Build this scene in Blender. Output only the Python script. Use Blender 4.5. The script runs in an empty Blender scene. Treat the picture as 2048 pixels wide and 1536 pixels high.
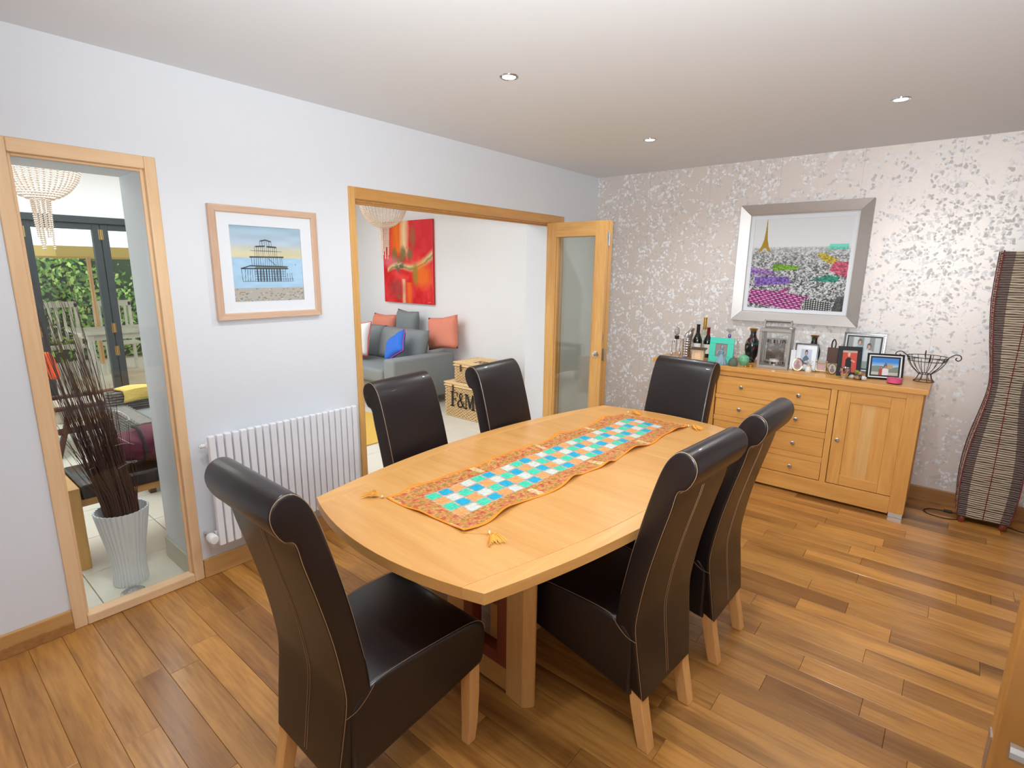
import bpy, bmesh, math, random
import numpy as np
from mathutils import Vector, Matrix

R = math.radians
rng = random.Random(7)
SC = bpy.context.scene
COL = SC.collection

# ------------------------------------------------------------------ camera
F_PX = 1070.27
yaw, pit, rol = -0.6916, -0.2108, 0.0121
fwd = Vector((math.sin(yaw) * math.cos(pit), math.cos(yaw) * math.cos(pit), math.sin(pit)))
rt = Vector((math.cos(yaw), -math.sin(yaw), 0))
up = rt.cross(fwd)
rt2 = rt * math.cos(rol) + up * math.sin(rol)
up2 = up * math.cos(rol) - rt * math.sin(rol)
cd = bpy.data.cameras.new('camera')
cd.sensor_fit = 'HORIZONTAL'
cd.sensor_width = 36.0
cd.lens = F_PX * 36.0 / 2048.0
cd.clip_start = 0.02
cam = bpy.data.objects.new('camera', cd)
COL.objects.link(cam)
M = Matrix((rt2, up2, -fwd)).transposed().to_4x4()
M.translation = Vector((2.7714, 0.0, 1.5563))
cam.matrix_world = M
SC.camera = cam

# ------------------------------------------------------------------ world, lights, exposure
w = bpy.data.worlds.new('sky')
SC.world = w
w.use_nodes = True
bg = w.node_tree.nodes['Background']
bg.inputs['Color'].default_value = (0.86, 0.93, 1.0, 1)
bg.inputs['Strength'].default_value = 3.0


def area(name, loc, rot, sx, sy, power, color=(1, 1, 1)):
    l = bpy.data.lights.new(name, 'AREA')
    l.shape = 'RECTANGLE'
    l.size, l.size_y, l.energy, l.color = sx, sy, power, color
    o = bpy.data.objects.new(name, l)
    o.location = loc
    o.rotation_euler = rot
    COL.objects.link(o)
    return o


# daylight entering by the roof light of the next room
area('roof_light_daylight', (-2.2, 1.4, 2.64), (0, 0, 0), 2.2, 3.0, 52, (1.0, 1.0, 1.0))
# the photographer's flash beside the camera, tilted up towards the ceiling
fl_ = bpy.data.lights.new('bounce_flash', 'SPOT')
fl_.energy, fl_.spot_size, fl_.spot_blend, fl_.shadow_soft_size = 415, R(136), 1.0, 0.12
fl_.color = (0.90, 0.96, 1.0)
flo_ = bpy.data.objects.new('bounce_flash', fl_)
flo_.location = (2.75, -0.10, 1.62)
flo_.rotation_euler = Vector((0.36, -0.80, -0.48)).to_track_quat("Z", "Y").to_euler()
COL.objects.link(flo_)
SC.view_settings.view_transform = 'Standard'
SC.view_settings.look = 'None'
SC.view_settings.exposure = -0.18
SC.view_settings.gamma = 1.0
SC.view_settings.use_curve_mapping = False


# ------------------------------------------------------------------ colours and materials
def lin(c):
    c = c / 255.0
    return c / 12.92 if c <= 0.04045 else ((c + 0.055) / 1.055) ** 2.4


def C(r, g, b):
    return (lin(r), lin(g), lin(b), 1.0)


MATS = {}


def mat(name, col=None, rough=0.5, metal=0.0, spec=0.5, bump=0.0, bscale=60.0, coat=0.0, emit=None, estr=0.0, var=0.0):
    if name in MATS:
        return MATS[name]
    m = bpy.data.materials.new(name)
    m.use_nodes = True
    nt = m.node_tree
    p = nt.nodes['Principled BSDF']
    p.inputs['Base Color'].default_value = col
    p.inputs['Roughness'].default_value = rough
    p.inputs['Metallic'].default_value = metal
    p.inputs['Specular IOR Level'].default_value = spec
    p.inputs['Coat Weight'].default_value = coat
    if emit:
        p.inputs['Emission Color'].default_value = emit
        p.inputs['Emission Strength'].default_value = estr
    if bump or var:
        tc = nt.nodes.new('ShaderNodeTexCoord')
        n = nt.nodes.new('ShaderNodeTexNoise')
        n.inputs['Scale'].default_value = bscale
        n.inputs['Detail'].default_value = 4
        nt.links.new(tc.outputs['Object'], n.inputs['Vector'])
        if bump:
            b = nt.nodes.new('ShaderNodeBump')
            b.inputs['Strength'].default_value = bump
            b.inputs['Distance'].default_value = 0.01
            nt.links.new(n.outputs['Fac'], b.inputs['Height'])
            nt.links.new(b.outputs['Normal'], p.inputs['Normal'])
        if var:
            mx = nt.nodes.new('ShaderNodeMixRGB')
            mx.inputs[1].default_value = tuple(x * (1 - var) for x in col[:3]) + (1,)
            mx.inputs[2].default_value = tuple(min(1, x * (1 + var)) for x in col[:3]) + (1,)
            nt.links.new(n.outputs['Fac'], mx.inputs[0])
            nt.links.new(mx.outputs[0], p.inputs['Base Color'])
    MATS[name] = m
    return m


def wood(name, c1, c2, axis='x', rough=0.35, scale=9.0, tint=False, coat=0.0, grain=0.5):
    """oak-like grain running along an axis of the object; tint multiplies by the object's colour"""
    if name in MATS:
        return MATS[name]
    m = bpy.data.materials.new(name)
    m.use_nodes = True
    nt = m.node_tree
    L = nt.links.new
    p = nt.nodes['Principled BSDF']
    p.inputs['Roughness'].default_value = rough
    p.inputs['Coat Weight'].default_value = coat
    p.inputs['Coat Roughness'].default_value = 0.12
    tc = nt.nodes.new('ShaderNodeTexCoord')
    oi = nt.nodes.new('ShaderNodeObjectInfo')
    mul = nt.nodes.new('ShaderNodeVectorMath')
    mul.operation = 'SCALE'
    mul.inputs[0].default_value = (37, 53, 71)
    L(oi.outputs['Random'], mul.inputs['Scale'])
    add = nt.nodes.new('ShaderNodeVectorMath')
    add.operation = 'ADD'
    L(tc.outputs['Object'], add.inputs[0])
    L(mul.outputs[0], add.inputs[1])
    mp = nt.nodes.new('ShaderNodeMapping')
    st = {'x': (0.09, 1, 1), 'y': (1, 0.09, 1), 'z': (1, 1, 0.09)}[axis]
    mp.inputs['Scale'].default_value = tuple(s * scale for s in st)
    L(add.outputs[0], mp.inputs['Vector'])
    n1 = nt.nodes.new('ShaderNodeTexNoise')
    n1.inputs['Scale'].default_value = 1.0
    n1.inputs['Detail'].default_value = 5
    n1.inputs['Roughness'].default_value = 0.6
    n1.inputs['Distortion'].default_value = 0.8
    L(mp.outputs[0], n1.inputs['Vector'])
    n2 = nt.nodes.new('ShaderNodeTexNoise')
    n2.inputs['Scale'].default_value = 9.0
    n2.inputs['Detail'].default_value = 3
    L(mp.outputs[0], n2.inputs['Vector'])
    mix = nt.nodes.new('ShaderNodeMath')
    mix.operation = 'MULTIPLY_ADD'
    mix.inputs[1].default_value = grain
    L(n2.outputs['Fac'], mix.inputs[0])
    L(n1.outputs['Fac'], mix.inputs[2])
    cr = nt.nodes.new('ShaderNodeValToRGB')
    cr.color_ramp.elements[0].position = 0.45
    cr.color_ramp.elements[0].color = c2
    cr.color_ramp.elements[1].position = 0.95
    cr.color_ramp.elements[1].color = c1
    L(mix.outputs[0], cr.inputs[0])
    out = cr.outputs[0]
    if tint:
        # small knots and darker streaks of the timber
        kn = nt.nodes.new('ShaderNodeTexNoise')
        kn.inputs['Scale'].default_value = 0.55
        kn.inputs['Detail'].default_value = 2
        L(mp.outputs[0], kn.inputs['Vector'])
        kr = nt.nodes.new('ShaderNodeValToRGB')
        kr.color_ramp.elements[0].position = 0.30
        kr.color_ramp.elements[0].color = (0.45, 0.40, 0.36, 1)
        kr.color_ramp.elements[1].position = 0.45
        kr.color_ramp.elements[1].color = (1, 1, 1, 1)
        L(kn.outputs['Fac'], kr.inputs[0])
        km = nt.nodes.new('ShaderNodeMixRGB')
        km.blend_type = 'MULTIPLY'
        km.inputs[0].default_value = 1
        L(out, km.inputs[1])
        L(kr.outputs[0], km.inputs[2])
        tm = nt.nodes.new('ShaderNodeMixRGB')
        tm.blend_type = 'MULTIPLY'
        tm.inputs[0].default_value = 1
        L(km.outputs[0], tm.inputs[1])
        L(oi.outputs['Color'], tm.inputs[2])
        out = tm.outputs[0]
    L(out, p.inputs['Base Color'])
    b = nt.nodes.new('ShaderNodeBump')
    b.inputs['Strength'].default_value = 0.08
    b.inputs['Distance'].default_value = 0.005
    L(n2.outputs['Fac'], b.inputs['Height'])
    L(b.outputs['Normal'], p.inputs['Normal'])
    MATS[name] = m
    return m


def glass(name, tint=(0.93, 0.97, 0.95, 1), refl=1.45):
    if name in MATS:
        return MATS[name]
    m = bpy.data.materials.new(name)
    m.use_nodes = True
    nt = m.node_tree
    nt.nodes.remove(nt.nodes['Principled BSDF'])
    t = nt.nodes.new('ShaderNodeBsdfTransparent')
    t.inputs[0].default_value = tint
    g = nt.nodes.new('ShaderNodeBsdfGlossy')
    g.inputs['Roughness'].default_value = 0.01
    lw_ = nt.nodes.new('ShaderNodeLayerWeight')
    lw_.inputs['Blend'].default_value = 0.5
    pw = nt.nodes.new('ShaderNodeMath')
    pw.operation = 'POWER'
    pw.inputs[1].default_value = 5.0
    nt.links.new(lw_.outputs['Facing'], pw.inputs[0])
    f0 = ((refl - 1) / (refl + 1)) ** 2
    ma = nt.nodes.new('ShaderNodeMath')
    ma.operation = 'MULTIPLY_ADD'
    ma.inputs[1].default_value = (1 - f0) * 0.6
    ma.inputs[2].default_value = f0
    nt.links.new(pw.outputs[0], ma.inputs[0])
    mx = nt.nodes.new('ShaderNodeMixShader')
    nt.links.new(ma.outputs[0], mx.inputs[0])
    nt.links.new(t.outputs[0], mx.inputs[1])
    nt.links.new(g.outputs[0], mx.inputs[2])
    nt.links.new(mx.outputs[0], nt.nodes['Material Output'].inputs['Surface'])
    MATS[name] = m
    return m


def vcol(name, rough=0.6, spec=0.3, metal=0.0):
    if name in MATS:
        return MATS[name]
    m = bpy.data.materials.new(name)
    m.use_nodes = True
    p = m.node_tree.nodes['Principled BSDF']
    p.inputs['Roughness'].default_value = rough
    p.inputs['Specular IOR Level'].default_value = spec
    p.inputs['Metallic'].default_value = metal
    a = m.node_tree.nodes.new('ShaderNodeVertexColor')
    a.layer_name = 'print'
    m.node_tree.links.new(a.outputs['Color'], p.inputs['Base Color'])
    MATS[name] = m
    return m


def wallpaper():
    m = bpy.data.materials.new('leaf_wallpaper')
    m.use_nodes = True
    nt = m.node_tree
    L = nt.links.new
    N = nt.nodes.new
    p = nt.nodes['Principled BSDF']
    tc = N('ShaderNodeTexCoord')
    # leaves: distorted voronoi blobs
    dn = N('ShaderNodeTexNoise')
    dn.inputs['Scale'].default_value = 26
    dn.inputs['Detail'].default_value = 2
    L(tc.outputs['Object'], dn.inputs['Vector'])
    dm = N('ShaderNodeMixRGB')
    dm.inputs[0].default_value = 0.045
    L(tc.outputs['Object'], dm.inputs[1])
    L(dn.outputs['Color'], dm.inputs[2])
    vo = N('ShaderNodeTexVoronoi')
    vo.inputs['Scale'].default_value = 46
    L(dm.outputs[0], vo.inputs['Vector'])
    lt = N('ShaderNodeMath')
    lt.operation = 'LESS_THAN'
    lt.inputs[1].default_value = 0.50
    L(vo.outputs['Distance'], lt.inputs[0])
    # trailing branches: thin bands of a distorted noise
    bn = N('ShaderNodeTexNoise')
    bn.inputs['Scale'].default_value = 5.2
    bn.inputs['Detail'].default_value = 3
    bn.inputs['Distortion'].default_value = 1.3
    L(tc.outputs['Object'], bn.inputs['Vector'])
    br = N('ShaderNodeValToRGB')
    e = br.color_ramp.elements
    e[0].position = 0.40
    e[0].color = (0, 0, 0, 1)
    e[1].position = 0.43
    e[1].color = (1, 1, 1, 1)
    x = e.new(0.555)
    x.color = (1, 1, 1, 1)
    x = e.new(0.585)
    x.color = (0, 0, 0, 1)
    L(bn.outputs['Fac'], br.inputs[0])
    mk = N('ShaderNodeMath')
    mk.operation = 'MULTIPLY'
    L(lt.outputs[0], mk.inputs[0])
    L(br.outputs[0], mk.inputs[1])
    # two tones of leaf
    tr = N('ShaderNodeValToRGB')
    tr.color_ramp.interpolation = 'CONSTANT'
    tr.color_ramp.elements[0].color = C(208, 204, 201)
    tr.color_ramp.elements[1].position = 0.42
    tr.color_ramp.elements[1].color = C(243, 243, 245)
    sp = N('ShaderNodeSeparateColor')
    L(vo.outputs['Color'], sp.inputs[0])
    L(sp.outputs[0], tr.inputs[0])
    mc = N('ShaderNodeMixRGB')
    mc.inputs[1].default_value = C(226, 217, 210)
    L(mk.outputs[0], mc.inputs[0])
    L(tr.outputs[0], mc.inputs[2])
    # paper drops: a fine butt joint every 53 cm
    sx = N('ShaderNodeSeparateXYZ')
    L(tc.outputs['Object'], sx.inputs[0])
    a1 = N('ShaderNodeMath')
    a1.operation = 'PINGPONG'
    a1.inputs[1].default_value = 0.265
    L(sx.outputs['X'], a1.inputs[0])
    a2 = N('ShaderNodeMath')
    a2.operation = 'LESS_THAN'
    a2.inputs[1].default_value = 0.0016
    L(a1.outputs[0], a2.inputs[0])
    ms = N('ShaderNodeMixRGB')
    ms.inputs[2].default_value = C(205, 200, 196)
    L(a2.outputs[0], ms.inputs[0])
    L(mc.outputs[0], ms.inputs[1])
    L(ms.outputs[0], p.inputs['Base Color'])
    mr = N('ShaderNodeMapRange')
    mr.inputs['To Min'].default_value = 0.34
    mr.inputs['To Max'].default_value = 0.0
    L(mk.outputs[0], mr.inputs['Value'])
    L(mr.outputs[0], p.inputs['Metallic'])
    p.inputs['Roughness'].default_value = 0.46
    MATS['leaf_wallpaper'] = m
    return m


# ------------------------------------------------------------------ mesh helpers
class MB:
    def __init__(s):
        s.v, s.f = [], []

    def add(s, v, f, M=None):
        o = len(s.v)
        s.v += [tuple(M @ Vector(p)) if M else tuple(p) for p in v]
        s.f += [tuple(i + o for i in q) for q in f]
        return s

    def box(s, x0, x1, y0, y1, z0, z1, M=None):
        v = [(x0, y0, z0), (x1, y0, z0), (x1, y1, z0), (x0, y1, z0), (x0, y0, z1), (x1, y0, z1), (x1, y1, z1), (x0, y1, z1)]
        f = [(0, 3, 2, 1), (4, 5, 6, 7), (0, 1, 5, 4), (1, 2, 6, 5), (2, 3, 7, 6), (3, 0, 4, 7)]
        return s.add(v, f, M)

    def tube(s, pts, r, n=6, closed=False):
        pts = [Vector(p) for p in pts]
        k = len(pts)
        rs = r if isinstance(r, (list, tuple)) else [r] * k
        v, f = [], []
        ref = None
        for i, p in enumerate(pts):
            a = pts[(i - 1) % k] if (closed or i > 0) else p
            b = pts[(i + 1) % k] if (closed or i < k - 1) else p
            t = (b - a).normalized() if (b - a).length > 1e-9 else Vector((0, 0, 1))
            if ref is None:
                ref = t.orthogonal().normalized()
            ref = (ref - t * ref.dot(t))
            if ref.length < 1e-6:
                ref = t.orthogonal()
            ref.normalize()
            q = t.cross(ref)
            for j in range(n):
                an = 2 * math.pi * j / n
                v.append(p + (ref * math.cos(an) + q * math.sin(an)) * rs[i])
        m = k if closed else k - 1
        for i in range(m):
            i2 = (i + 1) % k
            for j in range(n):
                j2 = (j + 1) % n
                f.append((i * n + j, i * n + j2, i2 * n + j2, i2 * n + j))
        if not closed:
            f.append(tuple(reversed(range(n))))
            f.append(tuple((k - 1) * n + j for j in range(n)))
        return s.add(v, f)

    def lathe(s, prof, n=24, c=(0, 0, 0), rib=0.0, ribn=0, M=None):
        v, f = [], []
        k = len(prof)
        for r, z in prof:
            for j in range(n):
                a = 2 * math.pi * j / n
                rr = r * (1 + (rib * math.cos(ribn * a) if ribn else 0))
                v.append((c[0] + rr * math.cos(a), c[1] + rr * math.sin(a), c[2] + z))
        for i in range(k - 1):
            for j in range(n):
                j2 = (j + 1) % n
                f.append((i * n + j, i * n + j2, (i + 1) * n + j2, (i + 1) * n + j))
        f.append(tuple(reversed(range(n))))
        f.append(tuple((k - 1) * n + j for j in range(n)))
        return s.add(v, f, M)

    def prism(s, poly, fn0, fn1):
        """poly: 2-D outline; fn0/fn1 map a 2-D point to the two end positions"""
        k = len(poly)
        v = [fn0(*p) for p in poly] + [fn1(*p) for p in poly]
        f = [tuple(range(k)), tuple(reversed(range(k, 2 * k)))]
        for i in range(k):
            j = (i + 1) % k
            f.append((j, i, i + k, j + k))
        return s.add(v, f)

    def grid(s, P, closeu=False):
        """P[i][j] array of points"""
        nu, nv = len(P), len(P[0])
        v = [p for row in P for p in row]
        f = []
        for i in range(nu if closeu else nu - 1):
            i2 = (i + 1) % nu
            for j in range(nv - 1):
                f.append((i * nv + j, i2 * nv + j, i2 * nv + j + 1, i * nv + j + 1))
        return s.add(v, f)

    def mesh(s, name, bevel=0.0, seg=2, smooth=False, angle=35):
        me = bpy.data.meshes.new(name)
        me.from_pydata(s.v, [], s.f)
        bm = bmesh.new()
        bm.from_mesh(me)
        bmesh.ops.recalc_face_normals(bm, faces=bm.faces)
        if bevel:
            ed = [e for e in bm.edges if len(e.link_faces) == 2 and e.calc_face_angle(0) > R(30)]
            bmesh.ops.bevel(bm, geom=ed, offset=bevel, segments=seg, profile=0.5, affect='EDGES', clamp_overlap=True)
        bm.to_mesh(me)
        bm.free()
        if smooth or bevel >= 0.012:
            me.polygons.foreach_set('use_smooth', [True] * len(me.polygons))
            me.set_sharp_from_angle(angle=R(angle))
        return me

    def build(s, name, m, parent=None, loc=(0, 0, 0), rot=(0, 0, 0), **k):
        me = s.mesh(name, **k)
        return link(name, me, m, parent, loc, rot)


def link(name, me, m, parent=None, loc=(0, 0, 0), rot=(0, 0, 0)):
    if m and not me.materials:
        me.materials.append(MATS[m] if isinstance(m, str) else m)
    o = bpy.data.objects.new(name, me)
    o.location = loc
    o.rotation_euler = rot
    o.parent = parent
    COL.objects.link(o)
    return o


def tag(o, label, cat, group=None):
    o['label'] = label
    o['category'] = cat
    if group:
        o['group'] = group
    return o


def struct(o, label=None):
    o['kind'] = 'structure'
    if label:
        o['label'] = label
    return o


def thing(name, label, cat, loc=(0, 0, 0), rz=0.0, group=None):
    o = bpy.data.objects.new(name, None)
    o.empty_display_size = 0.05
    o.location = loc
    o.rotation_euler = (0, 0, rz)
    COL.objects.link(o)
    return tag(o, label, cat, group)


def copy_tree(o, parent=None):
    c = o.copy()
    COL.objects.link(c)
    c.parent = parent
    for ch in list(o.children):
        copy_tree(ch, c)
    return c


def crom(pts, n=4, closed=False):
    P = [Vector(p) for p in pts]
    k = len(P)
    out = []
    for i in range(k if closed else k - 1):
        p0 = P[(i - 1) % k] if (closed or i > 0) else P[i]
        p1, p2 = P[i], P[(i + 1) % k]
        p3 = P[(i + 2) % k] if (closed or i + 2 < k) else p2
        for j in range(n):
            t = j / n
            out.append(0.5 * ((2 * p1) + (p2 - p0) * t + (2 * p0 - 5 * p1 + 4 * p2 - p3) * t * t + (3 * p1 - p0 - 3 * p2 + p3) * t ** 3))
    if not closed:
        out.append(P[-1])
    return out


def interp(x, tab):
    xs = [t[0] for t in tab]
    ys = [t[1] for t in tab]
    return float(np.interp(x, xs, ys))


def rbox(name, x0, x1, y0, y1, z0, z1, m, parent=None, bevel=0.003, seg=2, loc=(0, 0, 0), rot=(0, 0, 0)):
    return MB().box(x0, x1, y0, y1, z0, z1).build(name, m, parent, loc, rot, bevel=bevel, seg=seg)


def pillow(name, w, h, t, m, parent=None, loc=(0, 0, 0), rot=(0, 0, 0), n=14, pinch=0.05):
    """stuffed cushion standing in local XZ, thickness along Y"""
    mb = MB()
    for sgn in (-1, 1):
        P = []
        for i in range(n + 1):
            row = []
            for j in range(n + 1):
                u, v = 2 * i / n - 1, 2 * j / n - 1
                th = t * 0.5 * (max(0, 1 - u ** 4) * max(0, 1 - v ** 4)) ** 0.55
                ex = 1 - pinch * (1 - v * v) * abs(u) ** 3 * 0 - pinch * (1 - abs(v)) * (abs(u) ** 2) * 1.0
                ez = 1 - pinch * (1 - abs(u)) * (abs(v) ** 2)
                row.append((u * w / 2 * ex, sgn * th, v * h / 2 * ez))
            P.append(row)
        mb.grid(P)
    me = mb.mesh(name)
    bm = bmesh.new()
    bm.from_mesh(me)
    bmesh.ops.remove_doubles(bm, verts=bm.verts, dist=1e-5)
    bmesh.ops.recalc_face_normals(bm, faces=bm.faces)
    bm.to_mesh(me)
    bm.free()
    me.polygons.foreach_set('use_smooth', [True] * len(me.polygons))
    return link(name, me, m, parent, loc, rot)


# ---- flat prints, drawn as coloured grids
def srgb2lin(a):
    a = np.clip(a, 0, 255) / 255.0
    return np.where(a <= 0.04045, a / 12.92, ((a + 0.055) / 1.055) ** 2.4)


def print_sheet(name, w, h, nx, ny, paint, m, parent=None, loc=(0, 0, 0), rot=(0, 0, 0), t=0.002):
    """thin sheet in local XZ facing -Y, lower-left corner at origin; paint(U,V)->(ny+1,nx+1,3) sRGB 0..255"""
    u = np.linspace(0, 1, nx + 1)
    v = np.linspace(0, 1, ny + 1)
    U, V = np.meshgrid(u, v)
    col = srgb2lin(paint(U, V)).reshape(-1, 3)
    k = (nx + 1) * (ny + 1)
    co = np.zeros((k, 3))
    co[:, 0] = U.ravel() * w
    co[:, 2] = V.ravel() * h
    idx = np.arange(k).reshape(ny + 1, nx + 1)
    q = np.stack([idx[:-1, :-1], idx[:-1, 1:], idx[1:, 1:], idx[1:, :-1]], -1).reshape(-1, 4)
    back = [(0, t, 0), (w, t, 0), (w, t, h), (0, t, h)]
    faces = q.tolist()
    faces.append([k + 3, k + 2, k + 1, k])
    b, tp = idx[0].tolist(), idx[-1].tolist()
    lf, rg = idx[:, 0].tolist(), idx[:, -1].tolist()
    faces.append([k, k + 1] + b[::-1])
    faces.append([k + 1, k + 2] + rg[::-1])
    faces.append([k + 2, k + 3] + tp)
    faces.append([k + 3, k] + lf)
    me = bpy.data.meshes.new(name)
    me.from_pydata(co.tolist() + back, [], faces)
    at = me.color_attributes.new('print', 'FLOAT_COLOR', 'POINT')
    full = np.ones((k + 4, 4))
    full[:k, :3] = col
    full[k:, :3] = 0.8
    at.data.foreach_set('color', full.ravel())
    return link(name, me, m, parent, loc, rot)


def base(U, c):
    a = np.zeros(U.shape + (3,))
    a[:] = c
    return a


def blend(a, mask, c):
    mask = np.clip(mask, 0, 1)[..., None]
    return a * (1 - mask) + np.array(c, float) * mask


def seg_mask(U, V, x0, y0, x1, y1, wd):
    dx, dy = x1 - x0, y1 - y0
    l2 = dx * dx + dy * dy + 1e-12
    t = np.clip(((U - x0) * dx + (V - y0) * dy) / l2, 0, 1)
    d = np.hypot(U - x0 - t * dx, V - y0 - t * dy)
    return np.clip(1.5 - d / wd, 0, 1)


def poly_mask(U, V, pts):
    ins = np.zeros(U.shape, bool)
    k = len(pts)
    for i in range(k):
        x0, y0 = pts[i]
        x1, y1 = pts[(i + 1) % k]
        if y0 == y1:
            continue
        c = ((y0 > V) != (y1 > V)) & (U < (x1 - x0) * (V - y0) / (y1 - y0) + x0)
        ins ^= c
    return ins.astype(float)


def ell(U, V, cx, cy, rx, ry, soft=0.15):
    d = np.hypot((U - cx) / rx, (V - cy) / ry)
    return np.clip((1 - d) / soft + 0.5, 0, 1)


def vnoise(U, V, sc, seed=0):
    r = np.random.RandomState(seed)
    g = r.rand(sc + 2, sc + 2)
    x, y = U * sc, V * sc
    i, j = np.floor(x).astype(int), np.floor(y).astype(int)
    fx, fy = x - i, y - j
    fx, fy = fx * fx * (3 - 2 * fx), fy * fy * (3 - 2 * fy)
    return (g[j, i] * (1 - fx) + g[j, i + 1] * fx) * (1 - fy) + (g[j + 1, i] * (1 - fx) + g[j + 1, i + 1] * fx) * fy


# ------------------------------------------------------------------ material library
D = 4.577         # wallpapered wall
H = 2.40          # dining ceiling
WT = 0.38         # thickness of the party wall
XR = 3.67         # right wall
YF = -0.90        # wall behind the camera
X3 = -4.0         # garden-door wall of the next room
wallpaper()
mat('white_paint', C(226, 229, 234), 0.6)
mat('ceiling_paint', C(230, 234, 238), 0.6)
mat('living_paint', C(243, 242, 242), 0.6)
wood('oak_table', C(212, 160, 94), C(194, 136, 70), 'x', 0.34, 9, coat=0.08, grain=0.35)
wood('oak_y', C(214, 162, 96), C(194, 136, 70), 'y', 0.33, 9, grain=0.4)
wood('oak_z', C(222, 172, 106), C(202, 148, 84), 'z', 0.35, 9, grain=0.4)
wood('oak_side_x', C(224, 166, 92), C(198, 136, 64), 'x', 0.36, 8, grain=0.5)
wood('oak_side_z', C(224, 166, 92), C(198, 136, 64), 'z', 0.36, 8, grain=0.5)
wood('oak_door_z', C(222, 172, 104), C(192, 138, 72), 'z', 0.38, 8, grain=0.5)
wood('oak_door_x', C(222, 172, 104), C(192, 138, 72), 'x', 0.38, 8, grain=0.5)
wood('oak_pale_z', C(240, 206, 164), C(226, 184, 138), 'z', 0.42, 8, grain=0.4)
wood('oak_pale_y', C(240, 206, 164), C(226, 184, 138), 'y', 0.42, 8, grain=0.4)
wood('oak_picture_y', C(218, 184, 158), C(196, 158, 130), 'y', 0.5, 12)
wood('oak_picture_z', C(218, 184, 158), C(196, 158, 130), 'z', 0.5, 12)
wood('oak_skirting', C(212, 166, 104), C(186, 136, 78), 'y', 0.4, 8)
wood('oak_skirting_x', C(186, 134, 78), C(150, 100, 52), 'x', 0.4, 8)
wood('oak_floor', C(200, 142, 72), C(134, 82, 35), 'x', 0.34, 8, tint=True, coat=0.22, grain=0.65)
wood('mahogany', C(136, 62, 34), C(104, 40, 22), 'z', 0.35, 8)
wood('dark_wood', C(96, 58, 40), C(64, 38, 28), 'z', 0.45, 8)
wood('grey_wood', C(214, 206, 192), C(184, 174, 158), 'x', 0.7, 8)
mat('floor_bed', C(84, 56, 32), 0.8)
mat('leather', C(25, 16, 16), 0.34, spec=0.5, bump=0.06, bscale=350, coat=0.08)
mat('stitch', C(168, 132, 96), 0.7)
mat('chrome', C(215, 215, 218), 0.12, 1.0)
mat('steel', C(196, 194, 190), 0.3, 1.0)
mat('silver_frame', C(182, 176, 172), 0.42, 0.75)
mat('mat_board', C(240, 241, 245), 0.7)
mat('radiator_white', C(238, 238, 242), 0.35)
mat('plastic_white', C(240, 240, 238), 0.4)
mat('brass', C(205, 176, 116), 0.25, 1.0)
mat('grey_fabric', C(140, 145, 146), 0.9, bump=0.3, bscale=400, var=0.1)
mat('tile', C(228, 222, 206), 0.28, var=0.04, bscale=6)
mat('grout', C(212, 206, 192), 0.8)
mat('aluminium_dark', C(44, 54, 58), 0.5)
mat('wicker', C(230, 196, 144), 0.55, var=0.18, bscale=40)
mat('black_paint', C(28, 28, 30), 0.45)
mat('black_gloss', C(18, 17, 18), 0.2)
mat('ceramic_white', C(232, 234, 236), 0.3)
mat('twig', C(84, 52, 44), 0.7, var=0.3, bscale=20)
mat('crystal', C(232, 212, 194), 0.1, spec=1.0)
glass('pane_glass', (0.955, 0.975, 0.965, 1))
glass('door_glass', (0.93, 0.945, 0.92, 1), 1.6)
glass('clear_glass', (0.98, 0.985, 0.985, 1), 1.25)
vcol('print_paper', 0.55)
vcol('print_canvas', 0.7)
vcol('print_cloth', 0.55)

# ================================================================== THE SETTING
# --- dining floor: oak boards, each its own piece
floor = struct(rbox('floor', -0.02, XR, YF, D, -0.06, -0.012, 'floor_bed', bevel=0), 'dining room floor of honey oak boards')
TONES = [(1.0, 1.0, 1.0), (1.05, 1.02, 0.98), (0.95, 0.95, 0.94), (0.86, 0.84, 0.82), (1.10, 1.08, 1.02), (0.92, 0.90, 0.88), (0.72, 0.68, 0.66), (1.0, 0.97, 0.93)]
PLM = {}


def plank(x0, x1, y0, y1, tone):
    L_, W_ = round(x1 - x0, 2), round(y1 - y0, 4)
    key = (L_, W_)
    if key not in PLM:
        g = 0.0004
        mb = MB()
        a, b, c = L_ / 2 - g, W_ / 2 - g, 0.0011
        v = [(-a, -b, -0.012), (a, -b, -0.012), (a, b, -0.012), (-a, b, -0.012), (-a, -b, -c), (a, -b, -c), (a, b, -c), (-a, b, -c),
             (-a + c, -b + c, 0), (a - c, -b + c, 0), (a - c, b - c, 0), (-a + c, b - c, 0)]
        f = [(0, 1, 5, 4), (1, 2, 6, 5), (2, 3, 7, 6), (3, 0, 4, 7), (4, 5, 9, 8), (5, 6, 10, 9), (6, 7, 11, 10), (7, 4, 8, 11), (8, 9, 10, 11)]
        mb.add(v, f)
        PLM[key] = mb.mesh('board')
    o = link('board', PLM[key], 'oak_floor', floor, ((x0 + x1) / 2, (y0 + y1) / 2, rng.uniform(-0.0006, 0)))
    t = tone if tone else rng.choice(TONES)
    o.color = (t[0], t[1], t[2], 1)


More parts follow.
